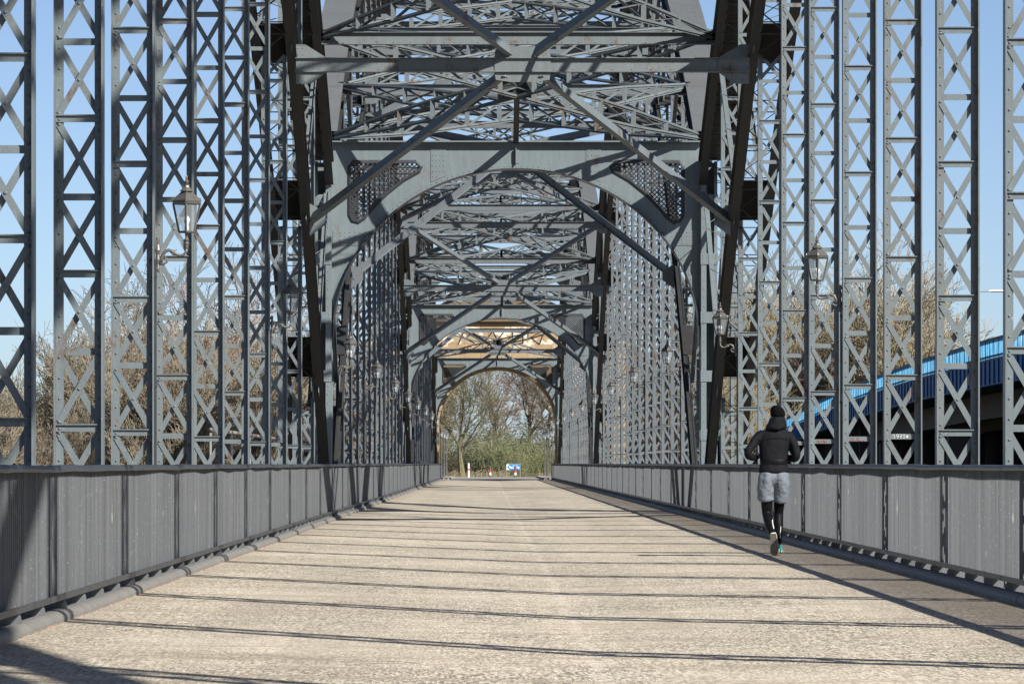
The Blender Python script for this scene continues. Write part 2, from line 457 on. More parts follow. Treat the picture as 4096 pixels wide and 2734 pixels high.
def portal(span, yp, riv, mat):
    mb = MB()
    A = arch_pts(); top = 8.02
    outer = [(-3.975, A[0][1]-1.9)]+[(-3.975+.002, A[0][1])]+A[1:-1]+[(3.973, A[0][1])]+[(3.975, A[0][1]-1.9)]
    # web plate with sliver jambs
    outer = [(-3.99, top), (-3.99, A[0][1]-2.0), (-3.965, A[0][1]-2.0)]+A[1:-1]+[(3.965, A[0][1]-2.0), (3.99, A[0][1]-2.0), (3.99, top)]
    def tri(s):
        raw = [(-3.53, 7.60), (-2.16, 7.60), (-2.05, 7.50), (-2.10, 7.40), (-2.45, 7.20), (-2.80, 6.92), (-3.10, 6.62), (-3.30, 6.38), (-3.42, 6.30), (-3.54, 6.33), (-3.60, 6.44), (-3.60, 7.50)]
        return [(s*-x if s > 0 else x, z) for (x, z) in raw]
    T = [tri(-1), [(x, z) for (x, z) in tri(1)][::-1]]
    poly_plate(mb, outer, T, lambda u, v, w: V((CX+u, yp+w, v)), .014)
    # top and arch flanges
    mb.box(CX-4.05, CX+4.05, yp-.19, yp+.19, top, top+.03)
    mb.box(CX-3.97, CX+3.97, yp-.020, yp-.0075, top-.11, top-.001)
    B = [(CX+x, z) for (x, z) in A]
    for (dy0, dy1) in ((-.19, .19),):
        R = []
        for i, (x, z) in enumerate(B):
            a = B[max(i-1, 0)]; b = B[min(i+1, len(B)-1)]; d = V((b[0]-a[0], 0, b[1]-a[1])).normalized(); n = V((d.z, 0, -d.x))
            q = V((x, yp, z))
            R.append([q+V((0, dy0, 0)), q+V((0, dy1, 0)), q+V((0, dy1, 0))+n*.026, q+V((0, dy0, 0))+n*.026])
        fg = MB(); fg.rings(R)
        R = []
        for i, (x, z) in enumerate(B):
            a = B[max(i-1, 0)]; b = B[min(i+1, len(B)-1)]; d = V((b[0]-a[0], 0, b[1]-a[1])).normalized(); n = V((d.z, 0, -d.x))
            q = V((x, yp-.0075, z))
            R.append([q, q+V((0, -.011, 0)), q+V((0, -.011, 0))-n*.10, q-n*.10])
        mb.rings(R)
        if riv:
            for k in range(0, 200):
                t = k/200*(len(B)-1); i = int(t); f = t-i
                if i+1 >= len(B): break
                x = B[i][0]+(B[i+1][0]-B[i][0])*f; z = B[i][1]+(B[i+1][1]-B[i][1])*f
                d = V((B[i+1][0]-B[i][0], 0, B[i+1][1]-B[i][1])).normalized(); n = V((d.z, 0, -d.x))
                if k % 2 == 0: mb.rivet(V((x, yp-.0185, z))-n*.055, r=.016, h=.012)
    # centre stiffener and splice plates
    mb.box(CX-.075, CX+.075, yp-.022, yp-.0078, 7.57, 7.905); mb.box(CX-.008, CX+.008, yp-.12, yp-.0222, 7.56, 7.905)
    import bisect
    def arch_z(x):
        t = math.acos(max(-1, min(1, -x/3.97))); return 3.81+3.65*math.sin(t)
    for s in (-1, 1):
        x0, x1 = s*1.52, s*1.84
        zb = arch_z(x1)+.12
        zb0 = arch_z(x0)+.12
        lo = [(x0, 7.905), (x1, 7.905), (x1, zb), (x0, zb0)]
        poly_plate(mb, lo, [], lambda u, v, w: V((CX+u, yp-.014+w, v)), .011)
        zb = arch_z(1.84*1)+.16
        if riv:
            for i in range(4):
                for j in range(14):
                    x = s*(1.56+i*.08); z = 7.86-j*.115
                    if z > arch_z(x)+.18: mb.rivet((CX+x, yp-.0195, z), r=.015, h=.012)
        xa = s*3.96; xb = s*2.7
        p = [(xa, 6.12), (xa, 5.80)]
        xi0 = 3.97*math.sqrt(max(0, 1-((5.80-3.81)/3.65)**2))-.0; xi1 = 3.97*math.sqrt(max(0, 1-((6.12-3.81)/3.65)**2))
        p += [(s*(xi0+.12), 5.80), (s*(xi1+.12), 6.12)]
        poly_plate(mb, p, [], lambda u, v, w: V((CX+u, yp-.014+w, v)), .011)
        if riv:
            for j in range(4):
                z = 5.84+j*.08
                for i in range(14):
                    x = 3.92-i*.11
                    xi = 3.97*math.sqrt(max(0, 1-((z-3.81)/3.65)**2))+.14
                    if x > xi: mb.rivet((CX+s*x, yp-.0195, z), r=.015, h=.012)
    o = mb.build('portal_frame', mat, span)
    fg.build('arch_flange', M['handrail'], o)  # dark colour stands in for the shaded underside of the flange
    # rims and grilles of the two corner openings
    for s, L in ((-1, T[0]), (1, T[1][::-1])):
        gr = MB(); L3 = [(CX+x, z) for (x, z) in L]; cxm = sum(p[0] for p in L3)/len(L3); czm = sum(p[1] for p in L3)/len(L3)
        k = len(L3)
        R = []
        for i in range(k+1):
            a = V((L3[i % k][0], yp, L3[i % k][1])); a0 = L3[(i-1) % k]; b0 = L3[(i+1) % k]
            d = V((b0[0]-a0[0], 0, b0[1]-a0[1])).normalized(); n = V((d.z, 0, -d.x))
            if n.dot(V((a.x-cxm, 0, a.z-czm))) < 0: n = -n
            R.append([a+V((0, -.045, 0)), a+V((0, -.0185, 0))+n*.045, a+V((0, -.0075, 0))+n*.045, a+V((0, .03, 0))-n*.03, a+V((0, -.045, 0))-n*.03])
        gr.rings(R, cap=False)
        # clip diagonals to the opening
        for ang in (1, -1):
            c = -14.0
            while c < 18:
                # line z = ang*x + c
                xs = []
                for i in range(k):
                    (xa, za), (xb, zb) = L3[i], L3[(i+1) % k]
                    fa = za-ang*xa-c; fb = zb-ang*xb-c
                    if fa*fb < 0: t = fa/(fa-fb); xs.append((xa+(xb-xa)*t, za+(zb-za)*t))
                xs.sort()
                for i in range(0, len(xs)-1, 2):
                    a, b = xs[i], xs[i+1]
                    if math.dist(a, b) > .02:
                        yy = yp+.006*ang+.012
                        gr.bar((a[0], yy, a[1]), (b[0], yy, b[1]), .024, .008, (1, 0, -ang))
                c += .100
        gr.build('grille', M['handrail'], o)  # dark paint stands in for shade on the rim and grille
    # end posts
    for s in (-1, 1):
        po = MB()
        for (xr, w) in ((3.99, .12), (4.34, .07), (4.70, .07)):
            x = CX+s*xr
            po.box(x-.007, x+.007, yp-.22, yp+.22, -1.2, 7.6)
            a = x if xr < 4.0 else x-s*w
            po.box(min(a, a+s*w)+.0075*(s > 0), max(a, a+s*w)-.0075*(s < 0), yp-.236, yp-.2205, -1.2, 7.6)
            po.box(min(a, a+s*w)+.0075*(s > 0), max(a, a+s*w)-.0075*(s < 0), yp+.2205, yp+.236, -1.2, 7.6)
            z = .1
            while riv and z < 7.6:
                po.rivet((a+s*w*.6, yp-.236, z), r=.016, h=.012); z += .19
        # web behind the inner face
        po.box(CX+s*3.998, CX+s*4.333, yp+.20, yp+.215, -1.2, 7.6)
        z = .32
        while z < 7.4:
            a, b = sorted((CX+s*3.985, CX+s*4.36)); po.box(a, b, yp-.252, yp-.2365, z, z+.24)
            if riv:
                for q in (.05, .12, .19):
                    po.rivet((CX+s*4.04, yp-.252, z+q), r=.016, h=.012); po.rivet((CX+s*4.32, yp-.252, z+q), r=.016, h=.012)
            f = 1 if int(z*10) % 2 else -1
            po.bar((CX+s*4.36, yp-.243, z+.1), (CX+s*4.68, yp-.243, z+.72), .055, .010, (1, 0, 1))
            po.bar((CX+s*4.68, yp-.2415+.018, z+.1), (CX+s*4.36, yp-.2415+.018, z+.72), .055, .010, (1, 0, 1))
            z += 1.265
        po.build('end_post', mat, span)
    return o

# ------------------------------------------------------------------ the spans
PH_L = {5: 0, 6: 0, 7: 0, 8: 1, 9: 0, 10: 1, 11: 0}
PH_R = {6: 1, 7: 0, 8: 1, 9: 1, 10: 1, 11: 1}
graffiti_host = {}
def make_span(i, label):
    n0, n1 = PORT[i], PORT[i+1]; P0, P1 = Y(n0), Y(n1)
    mid = (P0+P1)/2
    sp = empty('bridge_span', (0, 0, 0), label, 'steel bridge', 'riveted arch spans of the bridge')
    sp.location = (CX, mid, 0)
    inv = Matrix.Translation((-CX, -mid, 0))
    st = M['steel'] if i == 0 else M['steel_far']
    before = set(bpy.data.objects)
    def dist(n): return min(Y(n)-P0, P1-Y(n))
    riv = (i == 0)
    for sx in (-1, 1):
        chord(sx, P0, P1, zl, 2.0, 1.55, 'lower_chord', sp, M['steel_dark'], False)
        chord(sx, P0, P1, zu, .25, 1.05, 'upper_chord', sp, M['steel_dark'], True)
        # bottom tie under the deck edge
        tb = MB(); tb.box(CX+sx*3.95, CX+sx*4.75, P0+.3, P1-.3, -1.0, -.30); tb.build('tie_girder', M['steel'], sp)
        for n in range(n0+1, n1):
            x = dist(n); y = Y(n); hx = CX+sx*HC
            r = random.Random(n*7+sx)
            if zl(x) > .8:
                fl = MB(); lc = MB()
                ph = (PH_L if sx < 0 else PH_R).get(n, r.choice((0, 1, 1)))
                hanger_meshes(hx, y, -.3, zl(x)+.05, fl, lc, riv and n > 3, ph, r)
                h = fl.build('hanger', st, sp)
                g = lc.build('lacing', st, h)
                graffiti_host[(n, sx)] = (h, hx, y)
            # truss post between the chords
            fl = MB(); lc = MB()
            hanger_meshes(hx, y, zl(x)+.62, zu(x)+.02, fl, lc, False, 0, r)
            h = fl.build('truss_post', st, sp); lc.build('lacing', st, h)
            # node gussets on the inner and outer web
            for q in (-1, 1):
                g = MB(); w = hx+q*.322
                g.bar((w, y-.5, zl(x)+.42-.2*(1 if Y(n) < mid else -1)*.5), (w, y+.5, zl(x)+.42+.2*(1 if Y(n) < mid else -1)*.5), .75, .014, (0, 0, 1))
                g.build('gusset', M['steel'], sp)
        # diagonals: upper node nearer the support down to the lower node nearer midspan
        for n in range(n0, n1):
            if (Y(n)+Y(n+1))/2 < mid: up, lo = n, n+1
            else: up, lo = n+1, n
            d = MB()
            for q in (-1, 1):
                w = CX+sx*HC+q*.285
                a = V((w, Y(up), zu(max(dist(up), 0))+.05)); b = V((w, Y(lo), zl(dist(lo))+.58 if dist(lo) > 2 else .3))
                d.bar(a, b, .11, .012, (0, 1, 0)); d.bar(a+V((q*-.05, .0, 0)), b+V((q*-.05, .0, 0)), .09, .012, (1, 0, 0))
            a = V((CX+sx*HC, Y(up), zu(max(dist(up), 0))+.05)); b = V((CX+sx*HC, Y(lo), zl(dist(lo))+.58 if dist(lo) > 2 else .3))
            k = max(3, int((b-a).length/.8))
            for j in range(k):
                p = a.lerp(b, (j+.1)/k); q = a.lerp(b, (j+.9)/k); f = 1 if j % 2 else -1
                d.bar(p+V((f*.27, 0, 0)), q-V((f*.27, 0, 0)), .05, .01, (0, 1, 0))
            d.build('truss_diagonal', st, sp)
    # cross struts
    for n in range(n0+1, n1):
        x = dist(n); k = round(x/S)
        for (zz, ok, low) in ((zu(x)+.48, True, False), (zl(x)+(-.12 if Y(n) > mid else .85), k >= 3, True)):
            if not ok: continue
            mb = MB(); ibeam(mb, (CX-3.97, Y(n), zz), (CX+3.97, Y(n), zz), riv=.34 if i < 2 else 0)
            if low:
                for s in (-1, 1):
                    g = [(s*3.955, zz-.33), (s*3.955, zz+.36), (s*3.80, zz+.36), (s*3.42, zz+.124), (s*3.42, zz-.13), (s*3.70, zz-.33)]
                    poly_plate(mb, g, [], lambda u, v, w: V((CX+u, Y(n)-.026+w, v)), .012)
                    if i == 0:
                        for j in range(6): mb.rivet((CX+s*3.92, Y(n)-.032, zz-.26+j*.11)); mb.rivet((CX+s*3.84, Y(n)-.032, zz-.26+j*.11))
                if k % 2 == 1:   # centre gusset for the wind braces
                    g = [(-.49, zz-.125), (-.47, zz-.26), (-.2, zz-.30), (.2, zz-.30), (.47, zz-.26), (.49, zz-.125), (.49, zz+.14), (.47, zz+.32), (-.47, zz+.32), (-.49, zz+.14)]
                    poly_plate(mb, g, [], lambda u, v, w: V((CX+u, Y(n)-.026+w, v)), .012)
            mb.build('cross_strut', st, sp)
            if low and k % 2 == 1:
                for dn in (-1, 1):
                    m = n+dn; xe = dist(m)
                    for s in (-1, 1):
                        b = MB()
                        ze = zl(xe)+.05 if xe < 14 else zl(xe)-.05
                        A = (CX+s*(.30 if ze < zz else .22), Y(n)-.06, zz-.20 if ze < zz else zz+.16); E = (CX+s*3.93, Y(m)-dn*.25, ze+.05)
                        brace(b, A, E, (0, .37 if Y(n) > mid else -.37, .93))
                        # end gusset on the chord
                        poly_plate(b, [(s*3.955, ze-.20), (s*3.955, ze+(.42 if zz > ze else .22)), (s*3.66, ze+(.24 if zz > ze else .06)), (s*3.66, ze-(-.02 if zz > ze else .14))], [], lambda u, v, w: V((CX+u, Y(m)-dn*.25+.008+w, v)), .012)
                        b.build('wind_brace', st, sp)
    # lattice crosses of the upper wind bracing, one in each bay
    for n in range(n0, n1):
        za = 8.16 if n == n0 else zu(dist(n))+.55; zb = 8.16 if n+1 == n1 else zu(dist(n+1))+.55
        for s in (-1, 1):
            mb = MB(); lattice_girder(mb, (CX-s*3.93, Y(n), za), (CX+s*3.93, Y(n+1), zb), nb=11 if i < 2 else 8)
            mb.build('lattice_brace', M['steel_rusty'], sp)
    # portal at the far end with its middle post
    portal(sp, P1, i < 2, M['steel_web'] if i == 0 else M['steel_web'])
    if i == 0: portal(sp, P0, False, M['steel_web'])
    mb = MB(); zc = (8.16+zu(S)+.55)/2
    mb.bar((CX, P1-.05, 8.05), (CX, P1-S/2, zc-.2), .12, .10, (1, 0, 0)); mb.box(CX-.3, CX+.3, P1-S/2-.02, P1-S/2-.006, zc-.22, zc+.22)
    mb.build('portal_post', M['steel_dark'], sp)  # dark steel puts the shade on this post into its colour
    for o in [o for o in bpy.data.objects if o not in before and o.parent is sp]:
        o.matrix_parent_inverse = inv
    return sp

spans = [make_span(0, 'nearest riveted grey steel arch span, framing the whole view with tall lattice columns'),
         make_span(1, 'middle steel arch span, seen through the large nearest portal arch'),
         make_span(2, 'farthest steel arch span, small behind the second portal and before the stone gate')]

# ------------------------------------------------------------------ writing on the rungs
FONT = {'1': [[(0, .75), (.3, 1), (.3, 0)]], '9': [[(.6, .6), (.1, .55), (.05, .9), (.5, 1), (.6, .7), (.35, 0)]],
        '7': [[(0, .95), (.65, 1), (.3, 0)], [(.15, .5), (.6, .52)]], '3': [[(.05, .9), (.5, 1), (.55, .65), (.25, .52), (.6, .35), (.5, .02), (.05, .1)]],
        '*': [[(.1, .2), (.6, .7)], [(.1, .7), (.6, .2)], [(.35, .05), (.35, .85)]],
        'S': [[(.55, .9), (.1, .85), (.1, .55), (.55, .45), (.5, .05), (.05, .1)]], 'K': [[(.05, 0), (.05, 1)], [(.5, 1), (.05, .5), (.55, 0)]],
        'A': [[(0, 0), (.3, 1), (.6, 0)], [(.1, .4), (.5, .4)]], 'L': [[(.05, 1), (.05, 0), (.55, .02)]], '~': [[(0, .1), (.3, .3), (.6, .05), (.9, .2)]],
        'O': [[(.3, 1), (.05, .6), (.2, .05), (.5, .1), (.58, .6), (.3, 1)]], 'N': [[(0, 0), (.05, 1), (.5, 0), (.55, 1)]], 'T': [[(0, 1), (.6, 1)], [(.3, 1), (.3, 0)]],
        'P': [[(0, 0), (.05, 1), (.5, .8), (.05, .5)]], 'I': [[(.2, 0), (.2, 1)]], 'R': [[(0, 0), (.05, 1), (.5, .8), (.05, .5), (.55, 0)]], 'M': [[(0, 0), (.1, 1), (.35, .4), (.6, 1), (.7, 0)]],
        'D': [[(0, 0), (0, 1), (.5, .7), (.5, .3), (0, 0)]], 'U': [[(0, 1), (.05, .1), (.5, .1), (.55, 1)]], 'Z': [[(0, 1), (.55, 1), (0, 0), (.6, 0)]]}
def scrawl(txt, host, x, y, z, h, mat, r=.0035, vertical=False, pitch=.75):
    mb = MB(); px = 0
    for ch in txt:
        for st in FONT.get(ch, []):
            P = []
            for (u, v) in st:
                a = (px+u)*h; b = v*h
                P.append((x-b, y, z+a) if vertical else (x+a, y, z+b))
            mb.tube(P, r, 4)
        px += pitch+.08
    o = mb.build('graffiti', mat, host); o.matrix_parent_inverse = Matrix.Identity(4)
    return o
def host_scrawl(n, sx, txt, m, h, mat, dx=-.12, dy=.0215):
    H, hx, y = graffiti_host[(n, sx)]
    o = scrawl(txt, H, hx+dx, y+dy-.003, m*.705-h/2, h, mat)
    o.matrix_parent_inverse = H.matrix_parent_inverse.inverted() if False else Matrix.Identity(4)
host_scrawl(8, 1, '1973*', 2, .046, M['chalk'], -.115)
host_scrawl(9, 1, 'SKAL~', 2, .045, M['red_chalk'], -.115)
host_scrawl(10, 1, 'MOONI', 2, .04, M['red_chalk'], -.105)

# ------------------------------------------------------------------ road, kerbs, footways
YS, YE = -12, 300.3
mb = MB()
prof = [(-2.93, 0), (.6, -.06), (4.09, 0)]
ys = [YS+(YE-YS)*i/40 for i in range(41)]
R = [[(x, y, z) for (x, z) in prof] for y in ys]
mb.rings(R, closed=False)
struct(mb, 'road', M['road'])
mb = MB(); mb.box(-2.95, 4.11, YS, YE, -.5, -.07); struct(mb, 'deck_slab', M['concrete'])
kp = [(0, -.02), (0, .026), (.008, .045), (.026, .060), (.055, .070), (.10, .070), (.17, .062), (.24, .045), (.25, -.02)]
def kerb(sx):
    mb = MB()
    edge = CX+sx*3.51
    bounds = [YS, Y(15), Y(31), YE]
    for a, b in zip(bounds[:-1], bounds[1:]):
        y = a+.04; R = []; k = 0
        step = 3.155
        while y < b-.05:
            e = min(y+step-.006, b-.04); j = rnd.uniform(-.006, .006)
            R = [[(edge+sx*(u+j), yy, v+j*.4) for (u, v) in kp] for yy in (y, e)]
            mb.rings(R)
            y += step
    o = struct(mb, 'kerb', M['kerb'], smooth=False)
    return o
kerb(-1); kerb(1)
for sx in (-1, 1):
    mb = MB(); a, b = sorted((CX+sx*4.80, CX+sx*6.4)); mb.box(a, b, YS, YE, -.32, -.14); struct(mb, 'footway', M['concrete'])

# ------------------------------------------------------------------ railings
rail_names = {(-1, 0): 'grey ribbed steel railing along the left kerb in the foreground', (1, 0): 'grey ribbed steel railing along the right kerb beside the runner',
              (-1, 1): 'left kerb railing between the first and second portal arches', (1, 1): 'right kerb railing between the first and second portal arches',
              (-1, 2): 'left kerb railing far off, ending at the stone gate', (1, 2): 'right kerb railing far off, ending at the stone gate'}
def railing(sx, i):
    a, b = [YS, Y(15)+.05, Y(31)+.05, 300.2][i]+.05, [Y(15)-.05, Y(31)-.05, 300.0][i]
    X = CX+sx*3.66; r = random.Random(i*5+sx)
    t = empty('railing', (X, a, 0), rail_names[(sx, i)], 'railing', 'steel railings beside the roadway')
    inv = Matrix.Translation((-X, -a, 0))
    parts = []
    inf = MB(); y = a+.06; step = .125
    while y < b-.05:
        inf.box(X-.022, X+.022, y-.0045, y+.0045, .153, 1.030)
        y += step
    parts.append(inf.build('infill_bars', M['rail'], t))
    # handrail, gently uneven
    hr = MB(); R = []; y = a
    hp = [(-.055, 1.030), (.055, 1.030), (.058, 1.052), (.048, 1.071), (.025, 1.078), (-.025, 1.078), (-.048, 1.071), (-.058, 1.052)]
    while True:
        jz = r.uniform(-.006, .005); jx = r.uniform(-.014, .014)
        R.append([(X+u+jx, y, v+jz) for (u, v) in hp])
        if y >= b: break
        y = min(b, y+1.55)
    hr.rings(R); parts.append(hr.build('handrail', M['handrail'], t))
    br = MB(); br.box(X-.075, X+.05, a, b, .138, .150) if sx > 0 else br.box(X-.05, X+.075, a, b, .138, .150); br.box(X-sx*.087, X-sx*.0755, a, b, .136, .180); parts.append(br.build('bottom_rail', M['handrail'], t))
    y = a+.5
    bmesh_ = MB()
    pr = [(-sx*.100, .055), (sx*.07, .045), (sx*.07, .1375), (-sx*.072, .1375), (-sx*.090, .120)]
    poly_plate(bmesh_, pr, [], lambda u, v, w: V((u, w, v)), .014)
    src = None; k = 0
    while y < b-.2:
        if src is None:
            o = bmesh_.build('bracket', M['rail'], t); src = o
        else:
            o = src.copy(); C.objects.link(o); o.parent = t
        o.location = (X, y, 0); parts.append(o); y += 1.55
    for yy in (a+.02, b-.02):
        e = MB(); e.box(X-.03, X+.03, yy-.03, yy+.03, .08, 1.029); parts.append(e.build('end_post', M['handrail'], t))
    for o in parts: o.matrix_parent_inverse = inv
for i in range(3):
    for sx in (-1, 1): railing(sx, i)

# galvanised tube handrails at the ends of the outer footway
for (y0, y1, x, lab) in ((76, 104.5, CX-5.25, 'galvanised tube handrail bent down beside the left chord foot at the first pier'),
                      (180, 205, CX-5.25, 'galvanised tube handrail bent down farther off, behind the left columns at the second pier')):
    t = empty('tube_handrail', (x, y1, 0), lab, 'handrail', 'tube handrails of the footway'); inv = Matrix.Translation((-x, -y1, 0))
    mb = MB(); P = [(x, y0, 1.66)]+[(x, y1-1.2, 1.62)]+[(x, y1-1.2+1.2*math.sin(a), 1.62-.45*(1-math.cos(a))) for a in (.4, .8, 1.2, 1.57)]+[(x, y1, -.14)]
    mb.tube(P, .032, 8); o = mb.build('top_tube', M['galv'], t, smooth=True); o.matrix_parent_inverse = inv
    y = y0
    while y < y1-1:
        mb = MB(); mb.tube([(x, y, -.14), (x, y, 1.6)], .022, 6); o = mb.build('post', M['galv'], t); o.matrix_parent_inverse = inv; y += 6.3
    mb = MB(); mb.box(x-.05, x-.03, y1-.35, y1-.15, -.14, 1.25); o = mb.build('angle_post', M['steel'], t); o.matrix_parent_inverse = inv

# ------------------------------------------------------------------ wall lanterns
def lantern_body(parent, base, sc=1.0, finial=True):
    """square lantern, base = underside of its stem"""
    bx, by, bz = base
    fr = MB(); r0, r1 = .078*sc, .142*sc; zb, zt = bz+.10*sc, bz+.40*sc
    cb = [V((bx+r0*math.cos(a), by+r0*math.sin(a), zb)) for a in (0, pi/2, pi, 3*pi/2)]
    ct = [V((bx+r1*math.cos(a), by+r1*math.sin(a), zt)) for a in (0, pi/2, pi, 3*pi/2)]
    for i in range(4):
        fr.tube([cb[i], ct[i]], .0115*sc, 4)
        fr.tube([cb[i], cb[(i+1) % 4]], .011*sc, 4); fr.tube([ct[i], ct[(i+1) % 4]], .013*sc, 4)
        fr.lathe((ct[i].x, ct[i].y, ct[i].z+.01*sc), [(.010*sc, 0), (.014*sc, .02*sc), (.004*sc, .05*sc)], 5)
    fr.lathe((bx, by, bz), [(.020*sc, 0), (.028*sc, .02*sc), (.014*sc, .04*sc), (.018*sc, .085*sc), (.05*sc, .10*sc)], 8)
    o = fr.build('lantern_frame', M['lamp_metal'], parent)
    rf = MB()
    rf.lathe((bx, by, zt), [(.150*sc, .012*sc), (.156*sc, .03*sc), (.150*sc, .04*sc), (.055*sc, .125*sc)], 4)
    rf.lathe((bx, by, zt), [(.068*sc, .125*sc), (.070*sc, .133*sc), (.036*sc, .17*sc), (.030*sc, .19*sc)], 8)
    if finial: rf.lathe((bx, by, zt), [(.034*sc, .19*sc), (.036*sc, .198*sc), (.012*sc, .205*sc), (.026*sc, .225*sc), (.026*sc, .232*sc), (.010*sc, .25*sc), (.012*sc, .28*sc), (.003*sc, .30*sc)], 8)
    rf.build('lantern_roof', M['lamp_metal'], parent)
    gl = MB()
    for i in range(4):
        j = (i+1) % 4; n = len(gl.v)
        q = [cb[i], cb[j], ct[j], ct[i]]; c = (q[0]+q[1]+q[2]+q[3])/4
        gl.v += [tuple(p+(V((bx, by, c.z))-c)*.04) for p in q]; gl.f.append((n, n+1, n+2, n+3))
    gl.build('glass_panes', M['glass'], parent)
    bu = MB(); bu.lathe((bx, by, zb), [(.022*sc, .0), (.022*sc, .06*sc), (.016*sc, .08*sc), (.030*sc, .11*sc), (.034*sc, .135*sc), (.022*sc, .16*sc), (.006*sc, .17*sc)], 10)
    bu.build('bulb', M['bulb'], parent, smooth=True)

def wall_lantern():
    """origin at the flange of the hanger; arm reaches toward +X"""
    t = empty('wall_lantern', (0, 0, 0), None, None)
    pl = MB()
    pl.lathe((.035, 0, 3.10), [(.014, 0), (.022, .03), (.016, .08), (.026, .13), (.018, .18), (.030, .23), (.016, .29), (.020, .33), (.020, .36)], 8)
    for z in (3.14, 3.42): pl.box(-.02, .03, -.018, .018, z-.02, z+.02)
    pl.build('wall_plate', M['lamp_metal'], t)
    ar = MB()
    P = []
    for k in range(9):       # scroll rising from the plate
        a = -2.4+k*.52; P.append((.115+.062*math.cos(a+pi), -.0, 3.24+.062*math.sin(a+pi)*-1))
    P = [(.05, 0, 3.20), (.075, 0, 3.235), (.085, 0, 3.275), (.11, 0, 3.315), (.145, 0, 3.33), (.185, 0, 3.318), (.225, 0, 3.288), (.265, 0, 3.272), (.305, 0, 3.28), (.332, 0, 3.31), (.337, 0, 3.345)]
    ar.tube(P, [.016, .018, .019, .019, .018, .017, .016, .015, .015, .016, .017], 7)
    P = [(.05, 0, 3.19), (.09, 0, 3.185), (.125, 0, 3.20), (.135, 0, 3.23), (.115, 0, 3.255), (.095, 0, 3.24)]
    ar.tube(P, [.018, .013, .012, .011, .009, .012], 7)
    ar.tube([(.15, 0, 3.33), (.20, 0, 3.32), (.235, 0, 3.335)], [.014, .011, .004], 6)
    ar.tube([(.17, 0, 3.315), (.195, 0, 3.285), (.215, 0, 3.275)], [.012, .012, .005], 6)
    ar.lathe((.337, 0, 3.345), [(.017, 0), (.024, .01), (.018, .02), (.024, .03), (.018, .045), (.030, .06), (.016, .075)], 8)
    ar.build('scroll_arm', M['lamp_metal'], t, smooth=True)
    lantern_body(t, (.337, 0, 3.42))
    co = MB(); co.tube([(-.05, -.03, 3.22), (-.02, -.05, 3.235), (.01, -.06, 3.22), (.015, -.06, 3.15), (.015, -.06, -.05)], .011, 6)
    for z in (3.05, 1.9, .7): co.box(-.03, .03, -.075, -.045, z-.015, z+.015)
    co.build('conduit', M['handrail'], t)
    return t
L0 = wall_lantern(); first = True
ordn = ['nearest', 'second', 'third', 'fourth', 'fifth', 'sixth', 'seventh', 'eighth', 'ninth', 'tenth']
left = [7, 11, 16, 20, 24, 28, 32, 36, 40, 44]; right = [9, 13, 17, 21, 25, 29, 33, 37, 41, 45]
for side, L in ((-1, left), (1, right)):
    for j, n in enumerate(L):
        o = L0 if first else copy_tree(L0); first = False
        o.location = (CX+side*(HC-.225), Y(n), 0)
        if side > 0: o.rotation_euler = (0, 0, pi)
        where = 'nearest' if n < 15 else ('middle' if n < 31 else 'farthest')
        tag(o, 'scroll arm lantern, %s from the camera on the %s columns, in %s span' % (ordn[j], 'left' if side < 0 else 'right', where), 'lantern', 'scroll arm lanterns on the bridge columns')

# ------------------------------------------------------------------ stone gate
yg = 301.0
t = empty('stone_gatehouse', (CX, yg, 0), 'tan sandstone gateway with dark cornice standing behind the farthest portal', 'gatehouse'); inv = Matrix.Translation((-CX, -yg, 0))
mb = MB()
A = [(x, z) for (x, z) in arch_pts(3.88, 7.30, 3.7, 40)]
outer = [(-4.4, -1), (-3.88, -1)]+A+[(3.88, -1), (4.4, -1), (4.4, 10.45), (-4.4, 10.45)]
poly_plate(mb, outer, [], lambda u, v, w: V((CX+u, yg+2+w, v)), 4.0)
mb.build('gate_wall', M['stone'], t)
mb = MB()
for k in range(25):        # voussoirs, slightly proud
    a0 = pi*k/25+.006; a1 = pi*(k+1)/25-.006
    pr = rnd.uniform(.0, .02)
    q = []
    for (a, e) in ((a0, 0), (a1, 0), (a1, .78+.1*(k % 2)), (a0, .78+.1*(k % 2))):
        q.append((CX-(3.855+e)*math.cos(a), 3.60+(3.69+e)*math.sin(a)))
    poly_plate(mb, q, [], lambda u, v, w: V((u, yg-.03-pr+w, v)), .10)
mb.build('voussoir_ring', M['stone'], t)
mb = MB(); mb.box(CX-4.75, CX+4.75, yg-.35, yg+4.3, 10.46, 10.62); mb.box(CX-4.6, CX+4.6, yg-.22, yg+4.2, 10.63, 10.80); mb.box(CX-4.85, CX+4.85, yg-.45, yg+4.4, 10.81, 11.02); mb.build('cornice', M['stone'], t)
mb = MB(); mb.box(CX-3.6, CX+3.6, yg-.1, yg+4, 11.03, 11.8); mb.box(CX-2.2, CX+2.2, yg-.1, yg+4, 11.81, 12.5); mb.box(CX-2.4, CX+2.4, yg-.2, yg+4.1, 12.51, 12.72); mb.build('parapet', M['stone'], t)
for s in (-1, 1):
    mb = MB(); a, b = sorted((CX+s*4.41, CX+s*8.6)); mb.box(a, b, yg-.15, yg+5, -6, 8.9); mb.box(a-.15, b+.15, yg-.3, yg+5.1, 8.91, 9.25)
    for z in (2.5, 5.6): mb.box((a+b)/2-.9, (a+b)/2+.9, yg-.21, yg-.155, z-.12, z)
    mb.build('gate_tower', M['stone'], t)
    mb = MB(); x = CX+s*5.35
    mb.box(x-.42, x+.42, yg-.21, yg-.155, 6.1, 7.5)
    for k in range(9): mb.box(x-.36, x+.36, yg-.25, yg-.215, 6.2+k*.14, 6.28+k*.14)
    mb.build('louvre', M['white_paint'], t)
